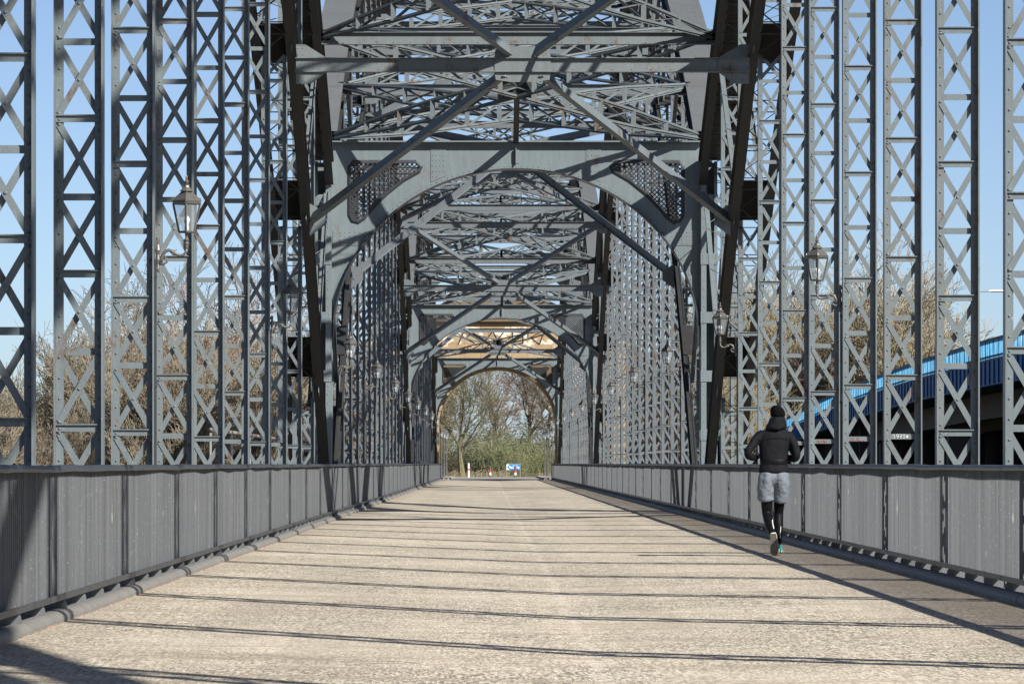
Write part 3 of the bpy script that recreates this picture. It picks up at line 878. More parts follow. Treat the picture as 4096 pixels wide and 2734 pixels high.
# dark big-letter scrawls painted high on the wall
mb = MB()
for (x0, pts) in ((-2.6, [(0, 0), (.4, .9), (1.0, .85), (.5, .4), (1.1, .1)]), (-.9, [(0, .1), (.6, .9), (.9, .3), (1.3, .8)]), (1.0, [(0, .9), (0, 0), (.7, .1), (.7, .8), (.1, .85)]), (2.3, [(0, .8), (.8, .9), (.5, 0), (0, .4)])):
    P = [(CX+x0+u, yg-.012, 8.95+v) for (u, v) in pts]
    for a, b in zip(P[:-1], P[1:]): mb.bar(a, b, .07, .012, (0, 0, 1) if abs(a[0]-b[0]) > abs(a[2]-b[2]) else (1, 0, 0))
mb.build('graffiti', M['dark_inside'], t)
for o in t.children: o.matrix_parent_inverse = inv

# ------------------------------------------------------------------ ground beyond, river
mb = MB()
gy = [-900, -90, -60, -50, 205, 222, 236, 300, 420, 700, 1400, 3500]; gz = [-5, -5, -5.5, -8.4, -8.4, -6.2, -4.9, -4.7, -4.7, -4.8, -5, -5]
g2 = random.Random(3)
mb.rings([[(x, y, z+(g2.uniform(-.15, .15) if abs(x) < 400 else 0)) for x in [-2500, -800, -300, -200, -140, -100, -70, -50, -35, -20, 0, 20, 35, 50, 70, 100, 140, 200, 300, 800, 2500]] for y, z in zip(gy, gz)], closed=False)
struct(mb, 'ground', M['ground'])
mb = MB(); mb.v = [(-2400, -58, -7.4), (2400, -58, -7.4), (2400, 214, -7.4), (-2400, 214, -7.4)]; mb.f = [(0, 1, 2, 3)]; struct(mb, 'river', M['water'])
# embankment the road runs on past the gate
mb = MB()
rows = [300.4, 320, 345, 356, 366, 380, 420, 600, 1200]
zz = [-.03, -.03, -.02, -.02, -.12, -.5, -1.0, -1.2, -1.5]
R = []
for y, z in zip(rows, zz):
    R.append([(x, y, -5.6 if abs(x) > 28 else (-2.9 if abs(x) > 18 else z-.02+(-.02 if -3.3 < x < 4.7 else g2.uniform(0, .12)*(1 if x > 0 else .4)))) for x in (-30, -20, -13, -9, -3.2, .6, 4.6, 10, 14, 21, 31)])
R.insert(0, [(x, 292 if abs(x) > 9.5 else 300.2, -5.8) for (x, _, _) in R[0]])
mb.rings(R, closed=False); struct(mb, 'embankment', M['ground'])
mb = MB()
R = [[(-2.95, y, z+.004), (.6, y, z+.02), (4.1, y, z+.004)] for y, z in zip(rows[:6], [v+.02 for v in zz[:6]])]
mb.rings(R, closed=False)
M['lane'] = simple('grey_asphalt', (.26, .25, .235), .9, 0, .25, 30, .4)
struct(mb, 'approach_road', M['lane'])
mb = MB(); mb.box(-3.25, -2.6, 300.3, 352, -.1, .10); mb.box(3.7, 4.9, 300.3, 352, -.1, .12); struct(mb, 'stone_kerb', M['concrete'])

# street lamps on posts beyond the gate
def post_lamp():
    t = empty('street_lamp', (0, 0, 0), None, None)
    mb = MB(); mb.lathe((0, 0, 0), [(.13, 0), (.13, .12), (.10, .16), (.09, .5), (.11, .56), (.075, .62), (.07, .95), (.085, 1.0), (.05, 1.06), (.042, 2.6), (.06, 2.64), (.04, 2.72), (.045, 2.80)], 10)
    mb.build('lamp_post', M['lamp_metal'], t)
    mb = MB(); mb.tube([(-.22, 0, 2.5), (.22, 0, 2.5)], .014, 6); mb.build('ladder_bar', M['lamp_metal'], t)
    lantern_body(t, (0, 0, 2.80), 1.45)
    return t
p0 = post_lamp(); k = 0
for s, xs, ds in ((-1, (-3.37, -3.34, -3.30), (326, 342, 358)), (1, (4.55, 4.45, 4.42), (322, 340, 356))):
    for j in range(3):
        o = p0 if k == 0 else copy_tree(p0); k += 1
        o.location = (xs[j], ds[j], .02)
        tag(o, 'grey post lamp beyond the gate, %s of the three %s of the road' % (('nearest', 'middle', 'farthest')[j], 'left' if s < 0 else 'right'), 'street lamp', 'post lamps lining the road beyond the gate')

# bollards, pole, sign
def bollard(x, y, lab, kind):
    t = empty('bollard', (x, y, 0), lab, 'bollard')
    if kind == 'post':
        mb = MB(); mb.lathe((0, 0, -.05), [(.075, 0), (.075, 1.12), (.06, 1.15)], 12); mb.build('post', M['white_paint'], t)
        for z in (.55,): mb = MB(); mb.lathe((0, 0, z), [(.0775, 0), (.0775, .13)], 12); mb.build('red_band', M['red_paint'], t)
    else:
        mb = MB(); mb.lathe((0, 0, -.05), [(.12, 0), (.12, .15), (.085, .2), (.085, .75), (.11, .79), (.06, .84), (.075, .9), (.02, .97)], 10); mb.build('post', M['lamp_metal'], t)
        mb = MB(); mb.lathe((0, 0, .18), [(.090, 0), (.090, .2)], 10); mb.build('white_band', M['white_paint'], t)
        mb = MB(); mb.lathe((0, 0, .42), [(.0905, 0), (.0905, .16)], 10); mb.build('red_band', M['red_paint'], t)
bollard(-1.52, 350, 'slim white post with one red band in front of the big tree', 'post')
bollard(.14, 352, 'dark cast bollard with red and white bands at the foot of the bare pole', 'cast')
bollard(2.08, 350.5, 'dark cast bollard with red and white bands in front of the blue sign', 'cast')
t = empty('utility_pole', (.24, 372, -.2), 'slender bare wooden pole in the middle of the far archway', 'pole')
mb = MB(); mb.lathe((0, 0, -.6), [(.10, 0), (.085, 2), (.065, 4.6)], 8); mb.build('shaft', M['twig_tan'], t)
mb = MB(); mb.box(.02, .22, -.2, -.06, .1, .45); mb.build('junction_box', M['galv'], t)
t = empty('direction_sign', (1.95, 354, 0), 'low blue and white arrow sign on a grey tube frame at the road end', 'sign')
mb = MB(); mb.tube([(-.55, 0, -.1), (-.55, 0, .98), (-.5, 0, 1.04), (.5, 0, 1.04), (.55, 0, .98), (.55, 0, -.1)], .025, 6); mb.build('tube_frame', M['galv'], t)
mb = MB(); mb.box(-.52, .52, -.02, 0, .58, 1.01); mb.build('panel', M['blue_paint'], t)
mb = MB()
poly_plate(mb, [(-.52, .58), (-.28, .58), (-.50, .80), (-.30, 1.0), (-.52, 1.01)], [], lambda u, v, w: V((u, -.0235+w, v)), .005)
P = [(-.34, .80), (-.26, .90), (-.15, .82), (0, .76), (.2, .76), (.36, .80), (.34, .74), (.2, .70), (0, .69), (-.2, .70)]
poly_plate(mb, P, [], lambda u, v, w: V((u, -.0235+w, v)), .005)
poly_plate(mb, [(.34, .76), (.46, .86), (.46, .62)], [], lambda u, v, w: V((u, -.0235+w, v)), .005)
for k in range(5): mb.box(-.05+k*.08, .01+k*.08, -.026, -.021, .88, .93)
mb.build('arrow_marking', M['white_paint'], t)

# ------------------------------------------------------------------ blue road bridge on the right
bx = 25.0
def btop(y):      # top of its parapet
    pts = [(-60, 7.7), (120, 7.55), (212, 7.30), (225, 7.28), (262, 7.05), (288, 6.75), (317, 6.32), (345, 5.75), (379, 4.95), (450, 3.0), (520, 1.3)]
    for (a, za), (b, zb) in zip(pts[:-1], pts[1:]):
        if y <= b: return za+(zb-za)*(y-a)/(b-a)
    return 1.3
t = empty('road_bridge', (bx, 260, -8), 'modern road bridge with faded blue parapet panels, rising to the right behind the columns', 'bridge'); inv = Matrix.Translation((-bx, -260, 8))
ysb = [-60+2.0*i for i in range(291)]
path = [(y, btop(y)) for y in ysb]
mb = MB(); y = -60.0
while y < 520:
    z0 = btop(y)
    if y % 2.0 > .12: mb.box(bx-.05, bx+.05, y-.012, y+.012, z0-.98, z0-.07)
    y += .26+.10*math.sin(y*3.1)*math.sin(y*.7)
mb.build('parapet_panels', M['cyan'], t)
mb = MB(); mb.sweepx(path, bx-.06, bx+.12, -.07, .02); mb.sweepx(path, bx-.03, bx+.03, -.88, -.82); mb.sweepx(path, bx-.05, bx+.1, -1.08, -.99)
for i in range(0, len(path)-1): y, z = path[i]; mb.box(bx-.06, bx+.02, y-.05, y+.05, z-1.0, z-.08)
mb.build('parapet_rails', M['navy'], t)
mb = MB(); mb.sweepx(path, bx-.02, bx+.4, -2.30, -1.085)
for i in range(0, len(path)-1): y, z = path[i]; mb.box(bx-.10, bx-.021, y-.06, y+.06, z-2.25, z-1.10)
mb.build('fascia', M['deep_blue'], t)
mb = MB(); mb.sweepx(path, bx+.41, bx+34, -2.25, -1.3);  # deck made extra wide to shade the abutment panels below
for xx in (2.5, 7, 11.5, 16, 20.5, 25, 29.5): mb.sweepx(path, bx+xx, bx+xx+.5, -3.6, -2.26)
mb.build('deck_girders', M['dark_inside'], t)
for y in range(-12, 380, 48):
    for xx in (3, 9, 15):
        mb = MB(); mb.box(bx+xx, bx+xx+1.2, y, y+1.6, -8, btop(y)-3.6); mb.build('pier', M['mauve'], t)
for o in t.children: o.matrix_parent_inverse = inv
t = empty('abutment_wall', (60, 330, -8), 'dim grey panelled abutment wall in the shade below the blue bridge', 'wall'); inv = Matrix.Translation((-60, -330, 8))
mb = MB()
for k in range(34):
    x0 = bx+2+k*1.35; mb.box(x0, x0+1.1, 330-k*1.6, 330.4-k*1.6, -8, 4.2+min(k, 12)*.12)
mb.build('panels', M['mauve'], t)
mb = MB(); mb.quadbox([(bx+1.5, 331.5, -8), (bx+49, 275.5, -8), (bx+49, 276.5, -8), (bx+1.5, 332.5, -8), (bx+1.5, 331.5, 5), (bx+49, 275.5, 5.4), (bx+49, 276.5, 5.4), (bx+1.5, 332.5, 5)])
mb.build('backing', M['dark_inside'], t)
for o in t.children: o.matrix_parent_inverse = inv
y = 240; x = bx+.6
t = empty('street_lamp', (x+.0, y, 0), 'tall modern street lamp with white head standing on the blue bridge', 'street lamp')
mb = MB(); mb.tube([(0, 0, 5.2), (0, 0, 10.0)], [.08, .05], 8); mb.tube([(0, 0, 10.0), (.05, 0, 10.13), (.5, 0, 10.15), (.9, 0, 10.17)], .035, 6); mb.build('mast', M['galv'], t)
mb = MB(); mb.rings([[(.85+u, w*(.10 if u else .05), 10.17+q*(.09 if u else .05)) for (w, q) in ((-1, 0), (0, -.6), (1, 0), (0, .9))] for u in (0, .2, .55, .75)]); mb.build('lamp_head', M['white_paint'], t)

# ------------------------------------------------------------------ vegetation
def grow(seg, tips, r, p, d, L, rad, lvl, cfg):
    n = max(2, int(L/cfg['seg'][min(lvl, len(cfg['seg'])-1)])+1)
    q = p; rr = rad
    for i in range(n):
        wig = cfg['wig'][min(lvl, len(cfg['wig'])-1)]
        d = (d+V((r.gauss(0, wig), r.gauss(0, wig), r.gauss(0, wig)+cfg['up'][min(lvl, len(cfg['up'])-1)]))).normalized()
        q2 = q+d*(L/n); r2 = max(cfg['rmin'], rad*(1-(i+1)/n*.62))
        seg.append((q, q2, rr, r2, lvl)); rr = r2; q = q2
        if lvl < cfg['lv']:
            t = (i+1)/n
            nb = cfg['nb'][lvl]/n if t > cfg['start'][min(lvl, len(cfg['start'])-1)] else 0
            c = int(nb)+(1 if r.random() < nb-int(nb) else 0)
            for _ in range(c):
                ax = d.orthogonal().normalized(); ax.rotate(Matrix.Rotation(r.uniform(0, 2*pi), 3, d).to_quaternion())
                an = r.uniform(*cfg['ang']); nd = d.copy(); nd.rotate(Matrix.Rotation(an, 3, ax).to_quaternion())
                grow(seg, tips, r, q, nd, L*r.uniform(*cfg['len'])*(1-.35*t)*(cfg.get('boost', 1) if lvl == 0 else 1), rr*r.uniform(.5, .72), lvl+1, cfg)
    if lvl >= cfg['lv']-1: tips.append(q)
    if lvl < cfg['lv']:
        for _ in range(2):
            nd = (d+V((r.gauss(0, .35), r.gauss(0, .35), r.gauss(0, .2)))).normalized()
            grow(seg, tips, r, q, nd, L*r.uniform(.5, .7)*(cfg.get('boost', 1) if lvl == 0 else 1), rr*.8, lvl+1, cfg)
def seg_mesh(mb, segs, k):
    for (a, b, ra, rb, l) in segs:
        d = (b-a).normalized(); u = d.orthogonal().normalized(); w = d.cross(u); n = len(mb.v)
        for (q, rr) in ((a, ra), (b, rb)):
            for j in range(k):
                an = 2*pi*j/k; mb.v.append(tuple(q+(u*math.cos(an)+w*math.sin(an))*rr))
        for j in range(k): m = (j+1) % k; mb.f.append((n+j, n+m, n+k+m, n+k+j))
def make_tree(seed, H, cfg, bark, twig, bud=None, nbud=0, multi=1, lean=0, budsize=.042):
    r = random.Random(seed); seg = []; tips = []
    for k in range(multi):
        d = V((r.gauss(lean, .12 if multi == 1 else .28), r.gauss(0, .12 if multi == 1 else .28), 1)).normalized()
        grow(seg, tips, r, V((r.gauss(0, .2)*(multi > 1), r.gauss(0, .2)*(multi > 1), -.3)), d, H*cfg['trunk']*r.uniform(.9, 1.1), cfg['r0']*H/(1 if multi == 1 else 1.8), 0, cfg)
    t = MB(); seg_mesh(t, [s for s in seg if s[4] <= 1], 7)
    c = MB(); seg_mesh(c, [s for s in seg if s[4] > 1], 3)
    root = bpy.data.objects.new('bare_tree', None); C.objects.link(root)
    t.build('trunk', bark, root); c.build('crown', twig, root)
    if bud and nbud:
        b = MB()
        for _ in range(nbud):
            p = r.choice(tips)+V((r.gauss(0, .22), r.gauss(0, .22), r.gauss(0, .25)))
            u = V((r.gauss(0, 1), r.gauss(0, 1), r.gauss(0, 1))).normalized(); w = u.orthogonal().normalized(); s = budsize*r.uniform(.6, 1.4); n = len(b.v)
            b.v += [tuple(p-u*s), tuple(p+w*s*.5), tuple(p+u*s), tuple(p-w*s*.5)]; b.f.append((n, n+1, n+2, n+3))
        b.build('buds', bud, root)
    return root
cfgA = dict(seg=[1.3, .9, .7, .6, .5], wig=[.06, .12, .16, .2, .22], up=[.05, .06, .08, .08, .05], nb=[8, 7, 6, 4], start=[.35, .15, .1, .1], ang=(.45, 1.0), len=(.45, .72), lv=4, rmin=.014, trunk=.42, r0=.018)
cfgW = dict(seg=[1., .8, .7, .6, .5], wig=[.08, .12, .15, .18, .22], up=[.05, .10, .12, .12, .08], nb=[9, 8, 6, 4], start=[.15, .1, .1, .1], ang=(.3, .75), len=(.5, .75), lv=4, rmin=.014, trunk=.38, r0=.012)
protos = {
 'a': make_tree(11, 17, cfgA, M['bark'], M['twig_brown']),
 'b': make_tree(23, 16, cfgW, M['bark_mossy'], M['twig_tan'], M['bud'], 5000, 3),
 'c': make_tree(37, 15, cfgA, M['bark'], M['twig_red'], M['bud'], 2500),
 'w': make_tree(41, 13, cfgW, M['bark_mossy'], M['twig_brown'], M['bud'], 3000, 4),
 'y': make_tree(59, 17, cfgW, M['bark'], M['twig_tan'], M['bud'], 9000, 2),
}
used = set()
def tree(kind, x, y, z, s, rz, label, group):
    o = protos[kind] if kind not in used else copy_tree(protos[kind]); used.add(kind)
    o.location = (x, y, z); o.rotation_euler = (0, 0, rz); o.scale = (s, s, s)
    tag(o, label, 'tree', group)
TL = [('w', -37.0, 300, .85), ('w', -33.5, 320, .95), ('b', -29, 290, .98), ('w', -26.5, 310, 1.15), ('a', -23.5, 300, 1.0), ('w', -21, 285, 1.12), ('b', -18.5, 315, 1.12), ('c', -16.2, 300, 1.15), ('w', -14, 290, 1.05), ('a', -12, 325, 1.0), ('b', -9.6, 330, .95), ('w', -31, 270, .8), ('c', -24, 340, 1.2), ('w', -41.5, 310, .75), ('w', -19, 262, .95)]
descL = ['pale brown willow at the far left edge', 'brown bare tree behind the leftmost lattice columns', 'tan bare tree between the second and third columns from the left', 'tall brown willow left of the nearest lantern', 'grey-brown bare tree behind the nearest left lantern', 'brown willow right of the nearest left lantern', 'tan bare tree behind the middle left columns', 'reddish bare tree behind the middle left columns', 'brown willow behind the second left lantern', 'bare tree behind the left chord foot', 'tan bare tree just left of the stone gate', 'low brown willow near the left image edge', 'large reddish tree at the back of the left group', 'lowest brown willow at the left image border', 'brown willow in front of the left tree group']
TL += [('w', -38.5, 285, .62), ('b', -32, 280, .7), ('w', -28, 275, .68), ('a', -25, 275, .72), ('w', -22, 270, .66), ('c', -17.5, 280, .8), ('w', -15.5, 275, .72), ('b', -11, 300, .8)]
descL += ['low willow in front at the left image border', 'low tan tree below the leftmost treetops', 'low willow between the first two left columns', 'low bare tree under the nearest left lantern', 'low willow right of the nearest left lantern post', 'low reddish tree beside the tube handrail', 'low willow beside the left chord foot', 'low tan tree left of the stone gate']
for (k, x, y, s), dsc in zip(TL, descL): tree(k, x, y, -4.5, s*1.22, rnd.uniform(0, 6), dsc, 'bare trees on the left bank')
TR = [('y', 17.5, 385, 1.05), ('y', 22.5, 395, 1.35), ('b', 26.5, 400, 1.50), ('y', 30, 410, 1.25), ('y', 35.5, 395, 1.45), ('a', 38.5, 400, 1.25), ('c', 12.5, 400, 1.2), ('b', 50.5, 430, 1.05), ('y', 28, 440, 1.5)]
descR = ['budding yellowish tree behind the right chord foot', 'tall yellow-budding tree left of the right-hand near lantern', 'tallest yellowish tree behind the head of the runner', 'budding tree between the right lantern and the runner', 'yellowish tree above the middle of the blue bridge', 'bare dark-limbed tree above the blue parapet', 'reddish bare tree right of the stone gate', 'small bare treetop at the right end of the blue parapet', 'farthest budding tree of the right group']
TR += [('b', 20, 380, .9), ('y', 25, 385, .85), ('c', 32.5, 390, .95), ('b', 15, 390, .9)]
descR += ['lower tan tree under the right-hand near lantern', 'lower budding tree just left of the runner', 'lower reddish tree above the start of the blue bridge', 'lower tan tree beside the right chord foot']
for (k, x, y, s), dsc in zip(TR, descR): tree(k, x, y, -4.6, s*1.24, rnd.uniform(0, 6), dsc, 'budding trees on the right bank')
# big forked tree seen through the far arch
cfgB = dict(seg=[.8, .8, .6, .5, .45], wig=[.05, .10, .13, .18, .22], up=[.03, .05, .06, .06, .04], nb=[5, 8, 6, 4], start=[.6, .15, .1, .1], ang=(.35, .8), len=(.55, .85), lv=4, rmin=.014, trunk=.20, r0=.022, boost=2.3)
big = make_tree(5, 16, cfgB, M['bark_mossy'], M['twig_olive'], None, 0)
big.name = 'bare_tree'; big.location = (-2.0, 366, -.5); tag(big, 'big forked bare tree with olive branches filling the far archway', 'tree', 'trees beyond the far archway')
TC = [('c', 3.2, 400, 1.1, 'reddish bare tree behind the blue sign'), ('a', 4.9, 392, .95, 'dark trunked tree at the right side of the far archway'), ('w', -5.5, 395, .95, 'brown willow at the left side of the far archway'),
      ('c', .2, 420, 1.0, 'reddish tree farthest behind the wooden pole'), ('a', 8, 420, 1.1, 'bare tree beyond the right post lamps')]
for (k, x, y, s, l) in TC: tree(k, x, y, -1.0, s, rnd.uniform(0, 6), l, 'trees beyond the far archway')
# shrubs
def make_shrub(seed, H, W, twig, leaf, nleaf, shoots=90):
    r = random.Random(seed); mb = MB(); L = MB()
    for k in range(shoots):
        a = r.uniform(0, 2*pi); b = W*math.sqrt(r.random())*.5; p = V((math.cos(a)*b, math.sin(a)*b*.7, -.3))
        d = V((math.cos(a)*.35*r.random()+r.gauss(0, .15), math.sin(a)*.3*r.random(), 1)).normalized(); h = H*r.uniform(.5, 1)*(1-.35*(b/W*2)**2); n = 5; rad = .022
        q = p
        for i in range(n):
            d = (d+V((r.gauss(0, .13), r.gauss(0, .13), .02))).normalized(); q2 = q+d*h/n
            seg_mesh(mb, [(q, q2, rad, rad*.75, 1)], 3); rad *= .75
            for _ in range(2):
                e = (d+V((r.gauss(0, .6), r.gauss(0, .6), .2))).normalized(); q3 = q2+e*h*.2; seg_mesh(mb, [(q2, q3, rad*.7, .008, 2)], 3)
                for _ in range(max(1, int(nleaf/(shoots*n*2)))):
                    c = q2.lerp(q3, r.random()*1.3)+V((r.gauss(0, .12), r.gauss(0, .12), r.gauss(0, .12)))
                    u = V((r.gauss(0, 1), r.gauss(0, 1), r.gauss(0, 1))).normalized(); w = u.orthogonal().normalized(); s = r.uniform(.035, .08); m = len(L.v)
                    L.v += [tuple(c-u*s), tuple(c+w*s*.5), tuple(c+u*s), tuple(c-w*s*.5)]; L.f.append((m, m+1, m+2, m+3))
            q = q2
    root = bpy.data.objects.new('shrub', None); C.objects.link(root)
    mb.build('stems', twig, root); L.build('foliage', leaf, root); return root
sh = {'g': make_shrub(3, 4.4, 3.4, M['twig_olive'], M['leaf'], 9000), 'd': make_shrub(4, 3.6, 3.2, M['twig_brown'], M['leaf_dark'], 7000), 'n': make_shrub(5, 1.6, 2.6, M['twig_tan'], M['bud'], 700, 110)}
us = set()
SH = [('g', 1.6, 372, 1.0, 'bright green young shrub behind the blue sign'), ('g', 3.5, 376, .85, 'bright green shrub right of the blue sign'), ('g', .2, 378, .95, 'green shrub behind the bare pole'), ('d', -1.1, 376, 1.0, 'dull green shrub right of the big tree trunk'),
      ('d', -3.3, 374, .95, 'dark shrub left of the big tree trunk'), ('g', -4.4, 384, .8, 'green shrub behind the left post lamps'), ('d', 4.9, 380, 1.0, 'dark bush behind the right post lamps'), ('d', 2.4, 384, 1.3, 'tall dark bush at the back behind the green shrubs'), ('d', -.2, 386, 1.35, 'tall dark bush between pole and tree'), ('d', -2.9, 388, 1.3, 'tall dark bush behind the big tree'), ('g', 2.6, 380, 1.05, 'tall green shrub in the centre of the archway'),
      ('n', -.9, 363, .8, 'dry brown scrub at the foot of the big tree'), ('n', .9, 364, .8, 'dry brown scrub left of the blue sign'), ('n', 2.9, 364, .7, 'dry brown scrub right of the blue sign'), ('n', -2.9, 364, .75, 'dry brown scrub left of the big tree'), ('n', 4.6, 366, .7, 'dry brown scrub near the right post lamps'), ('d', 5.5, 392, 1.4, 'dark bush at the right edge of the archway'), ('d', 1.2, 394, 1.5, 'dark thicket at the back of the archway')]
for (k, x, y, s, l) in SH:
    o = sh[k] if k not in us else copy_tree(sh[k]); us.add(k)
    o.location = (x, y, -.4); o.scale = (s, s, s); o.rotation_euler = (0, 0, rnd.uniform(0, 6)); tag(o, l, 'shrub', 'shrubs beyond the road end')

# ------------------------------------------------------------------ the runner
per = empty('person', (3.40, 54.1, 0), 'person jogging away in black hooded jacket, black beanie, grey shorts and teal shoes', 'person')
def skinned(name, verts, edges, radii, mat, levels=2, root=0):
    me = bpy.data.meshes.new(name); me.from_pydata(verts, edges, []); o = bpy.data.objects.new(name, me); C.objects.link(o)
    m = o.modifiers.new('skin', 'SKIN'); m.use_smooth_shade = True; m.branch_smoothing = .6
    sl = me.skin_vertices[0].data if me.skin_vertices else None
    if sl is None:
        bm = bmesh.new(); bm.from_mesh(me); bm.verts.layers.skin.verify(); bm.to_mesh(me); bm.free(); sl = me.skin_vertices[0].data
    for i, rr in enumerate(radii): sl[i].radius = rr if isinstance(rr, tuple) else (rr, rr); sl[i].use_root = (i == root)
    s = o.modifiers.new('sub', 'SUBSURF'); s.levels = levels; s.render_levels = levels
    dg = bpy.context.evaluated_depsgraph_get(); ev = o.evaluated_get(dg); nm = bpy.data.meshes.new_from_object(ev)
    o.modifiers.clear(); o.data = nm; nm.materials.clear(); nm.materials.append(mat)
    nm.polygons.foreach_set('use_smooth', [True]*len(nm.polygons)); o.name = name
    o.parent = per
    return o
vs = []; es = []; rs = []
def vtx(p, r, par=None):
    vs.append(p); rs.append(r); i = len(vs)-1
    if par is not None: es.append((par, i))
    return i
pel = vtx((0, 0, .96), (.15, .10))
sp1 = vtx((0, .02, 1.10), (.125, .085), pel); sp2 = vtx((.005, .05, 1.25), (.15, .095), sp1); ch = vtx((.015, .07, 1.38), (.16, .10), sp2)
nk0 = vtx((.02, .08, 1.48), .07, ch); nk = vtx((.035, .10, 1.54), .052, nk0); hd0 = vtx((.05, .13, 1.60), .075, nk); hd1 = vtx((.056, .13, 1.67), .088, hd0); hd2 = vtx((.056, .125, 1.72), .06, hd1)
for s in (-1, 1):
    vtx((.056+s*.09, .12, 1.64), (.012, .02), hd1)                       # ears
vtx((.06, .235, 1.63), .012, hd0)                                        # nose
sh_l = vtx((-.15, .06, 1.43), .062, ch); sh_r = vtx((.185, .06, 1.42), .062, ch)
el_l = vtx((-.305, -.07, 1.21), .024, vtx((-.225, 0, 1.35), .03, sh_l)); el_r = vtx((.268, -.078, 1.18), .024, vtx((.228, 0, 1.33), .03, sh_r))
def hand(wr, d, thumb_side):
    d = V(d).normalized(); base = V(vs[wr]); up = V((0, 0, 1)); side = d.cross(up).normalized()*thumb_side
    palm = vtx(tuple(base+d*.05), (.030, .020), wr)
    for k, (ln, off) in enumerate(((.034, .024), (.038, .009), (.036, -.007), (.029, -.022))):
        a = vtx(tuple(base+d*.095+up*off), .0085, palm); b = vtx(tuple(base+d*(.095+ln)+up*off-side*.012), .008, a); vtx(tuple(base+d*(.095+ln*.9)+up*off-side*.034), .007, b)
    a = vtx(tuple(base+d*.045+up*.034-side*.012), .010, palm); vtx(tuple(base+d*.08+up*.045-side*.022), .008, a)
wl = vtx((-.175, .145, 1.165), .024, vtx((-.24, .05, 1.163), .024, el_l)); wr_ = vtx((.175, .125, 1.16), .024, vtx((.222, .035, 1.150), .024, el_r))
hand(wl, (.3, 1, .1), 1); hand(wr_, (-.3, 1, .1), -1)
hip_l = vtx((-.085, 0, .90), .088, pel); kn_l = vtx((-.076, .045, .478), .044, vtx((-.085, .03, .70), .062, hip_l)); an_l = vtx((-.03, -.26, .25), .026, vtx((-.058, -.09, .375), .042, kn_l)); vtx((-.010, -.24, .10), .022, an_l)
hip_r = vtx((.085, 0, .90), .088, pel); kn_r = vtx((.066, .122, .485), .044, vtx((.080, .06, .70), .062, hip_r)); an_r = vtx((.06, .08, .10), .026, vtx((.062, .095, .34), .044, kn_r)); vtx((.072, .20, .055), .022, an_r)
skinned('body', vs, es, rs, M['skin'], 2, pel)

def ell(c, rx, ry, ax=(1, 0, 0), ay=(0, 1, 0), k=28, pw=1.0, wob=0, seed=0):
    c = V(c); ax = V(ax).normalized(); ay = V(ay).normalized(); r = random.Random(seed); out = []
    ph = [r.uniform(0, 6.28) for _ in range(4)]
    for j in range(k):
        a = 2*pi*j/k; w = 1+wob*(math.sin(3*a+ph[0])+.6*math.sin(5*a+ph[1])+.4*math.sin(9*a+ph[2]))
        ca, sa = math.cos(a), math.sin(a)
        out.append(c+ax*rx*w*math.copysign(abs(ca)**pw, ca)+ay*ry*w*math.copysign(abs(sa)**pw, sa))
    return out
def limb(mb, pts, rad, k=20, wob=0, seed=0, cap=True):
    pts = [V(p) for p in pts]; R = []; prev = None
    for i, p in enumerate(pts):
        d = (pts[min(i+1, len(pts)-1)]-pts[max(i-1, 0)]).normalized()
        u = (prev-d*prev.dot(d)).normalized() if prev else d.cross(V((0, 1, .01))).normalized()
        prev = u; w = d.cross(u); rr = rad[i] if isinstance(rad[i], tuple) else (rad[i], rad[i])
        R.append(ell(p, rr[0], rr[1], u, w, k, 1, wob, seed+i//2))
    mb.rings(R, cap=cap)
def soft(mb, name, mat, parent=None, lv=1):
    o = mb.build(name, mat, parent or per, smooth=True); m = o.modifiers.new('sub', 'SUBSURF'); m.levels = lv; m.render_levels = lv; return o
def cloth(mb, name, mat, parent=None, vox=.008, it=10, fold=.014, size=.09):
    """blend overlapping lofts into one surface and ruffle it"""
    o = mb.build(name, mat, parent or per, smooth=True)
    m = o.modifiers.new('sub', 'SUBSURF'); m.levels = 1; m.render_levels = 1
    m = o.modifiers.new('blend', 'REMESH'); m.mode = 'VOXEL'; m.voxel_size = vox; m.use_smooth_shade = True
    m = o.modifiers.new('smooth', 'SMOOTH'); m.factor = .6; m.iterations = it
    tx = bpy.data.textures.new('folds', 'CLOUDS'); tx.noise_scale = size; tx.noise_depth = 1
    m = o.modifiers.new('folds', 'DISPLACE'); m.texture = tx; m.strength = fold; m.mid_level = .5; m.texture_coords = 'LOCAL'
    m = o.modifiers.new('smooth2', 'SMOOTH'); m.factor = .4; m.iterations = 2
    return o
# jacket: torso with yoke, band and skirt, two sleeves
jk = MB()
T = [(.965, 0, .002, .178, .122), (.985, 0, .002, .188, .130), (1.03, 0, .005, .182, .124), (1.075, 0, .01, .165, .112), (1.10, 0, .012, .158, .108), (1.13, 0, .015, .168, .112), (1.18, .002, .025, .172, .115), (1.24, .005, .035, .178, .120), (1.31, .01, .045, .186, .125), (1.38, .013, .055, .205, .125), (1.44, .016, .062, .205, .115), (1.485, .02, .07, .150, .095), (1.52, .03, .08, .085, .075)]
jk.rings([ell((x, y, z), rx, ry, pw=.86, wob=.012, seed=int(z*50)) for (z, x, y, rx, ry) in T])
limb(jk, [(-.10, .055, 1.435), (-.165, .045, 1.425), (-.215, .01, 1.365), (-.27, -.045, 1.285), (-.315, -.085, 1.225), (-.32, -.075, 1.185), (-.285, -.01, 1.165), (-.235, .06, 1.160), (-.175, .145, 1.165)], [.068, .068, .056, .050, .047, .049, .048, .044, .038], wob=.03, seed=3)
limb(jk, [(.13, .055, 1.435), (.195, .05, 1.41), (.235, .01, 1.34), (.262, -.04, 1.26), (.275, -.09, 1.195), (.270, -.075, 1.155), (.24, -.005, 1.145), (.215, .05, 1.15), (.175, .125, 1.16)], [.068, .068, .056, .050, .047, .049, .048, .044, .038], wob=.03, seed=9)
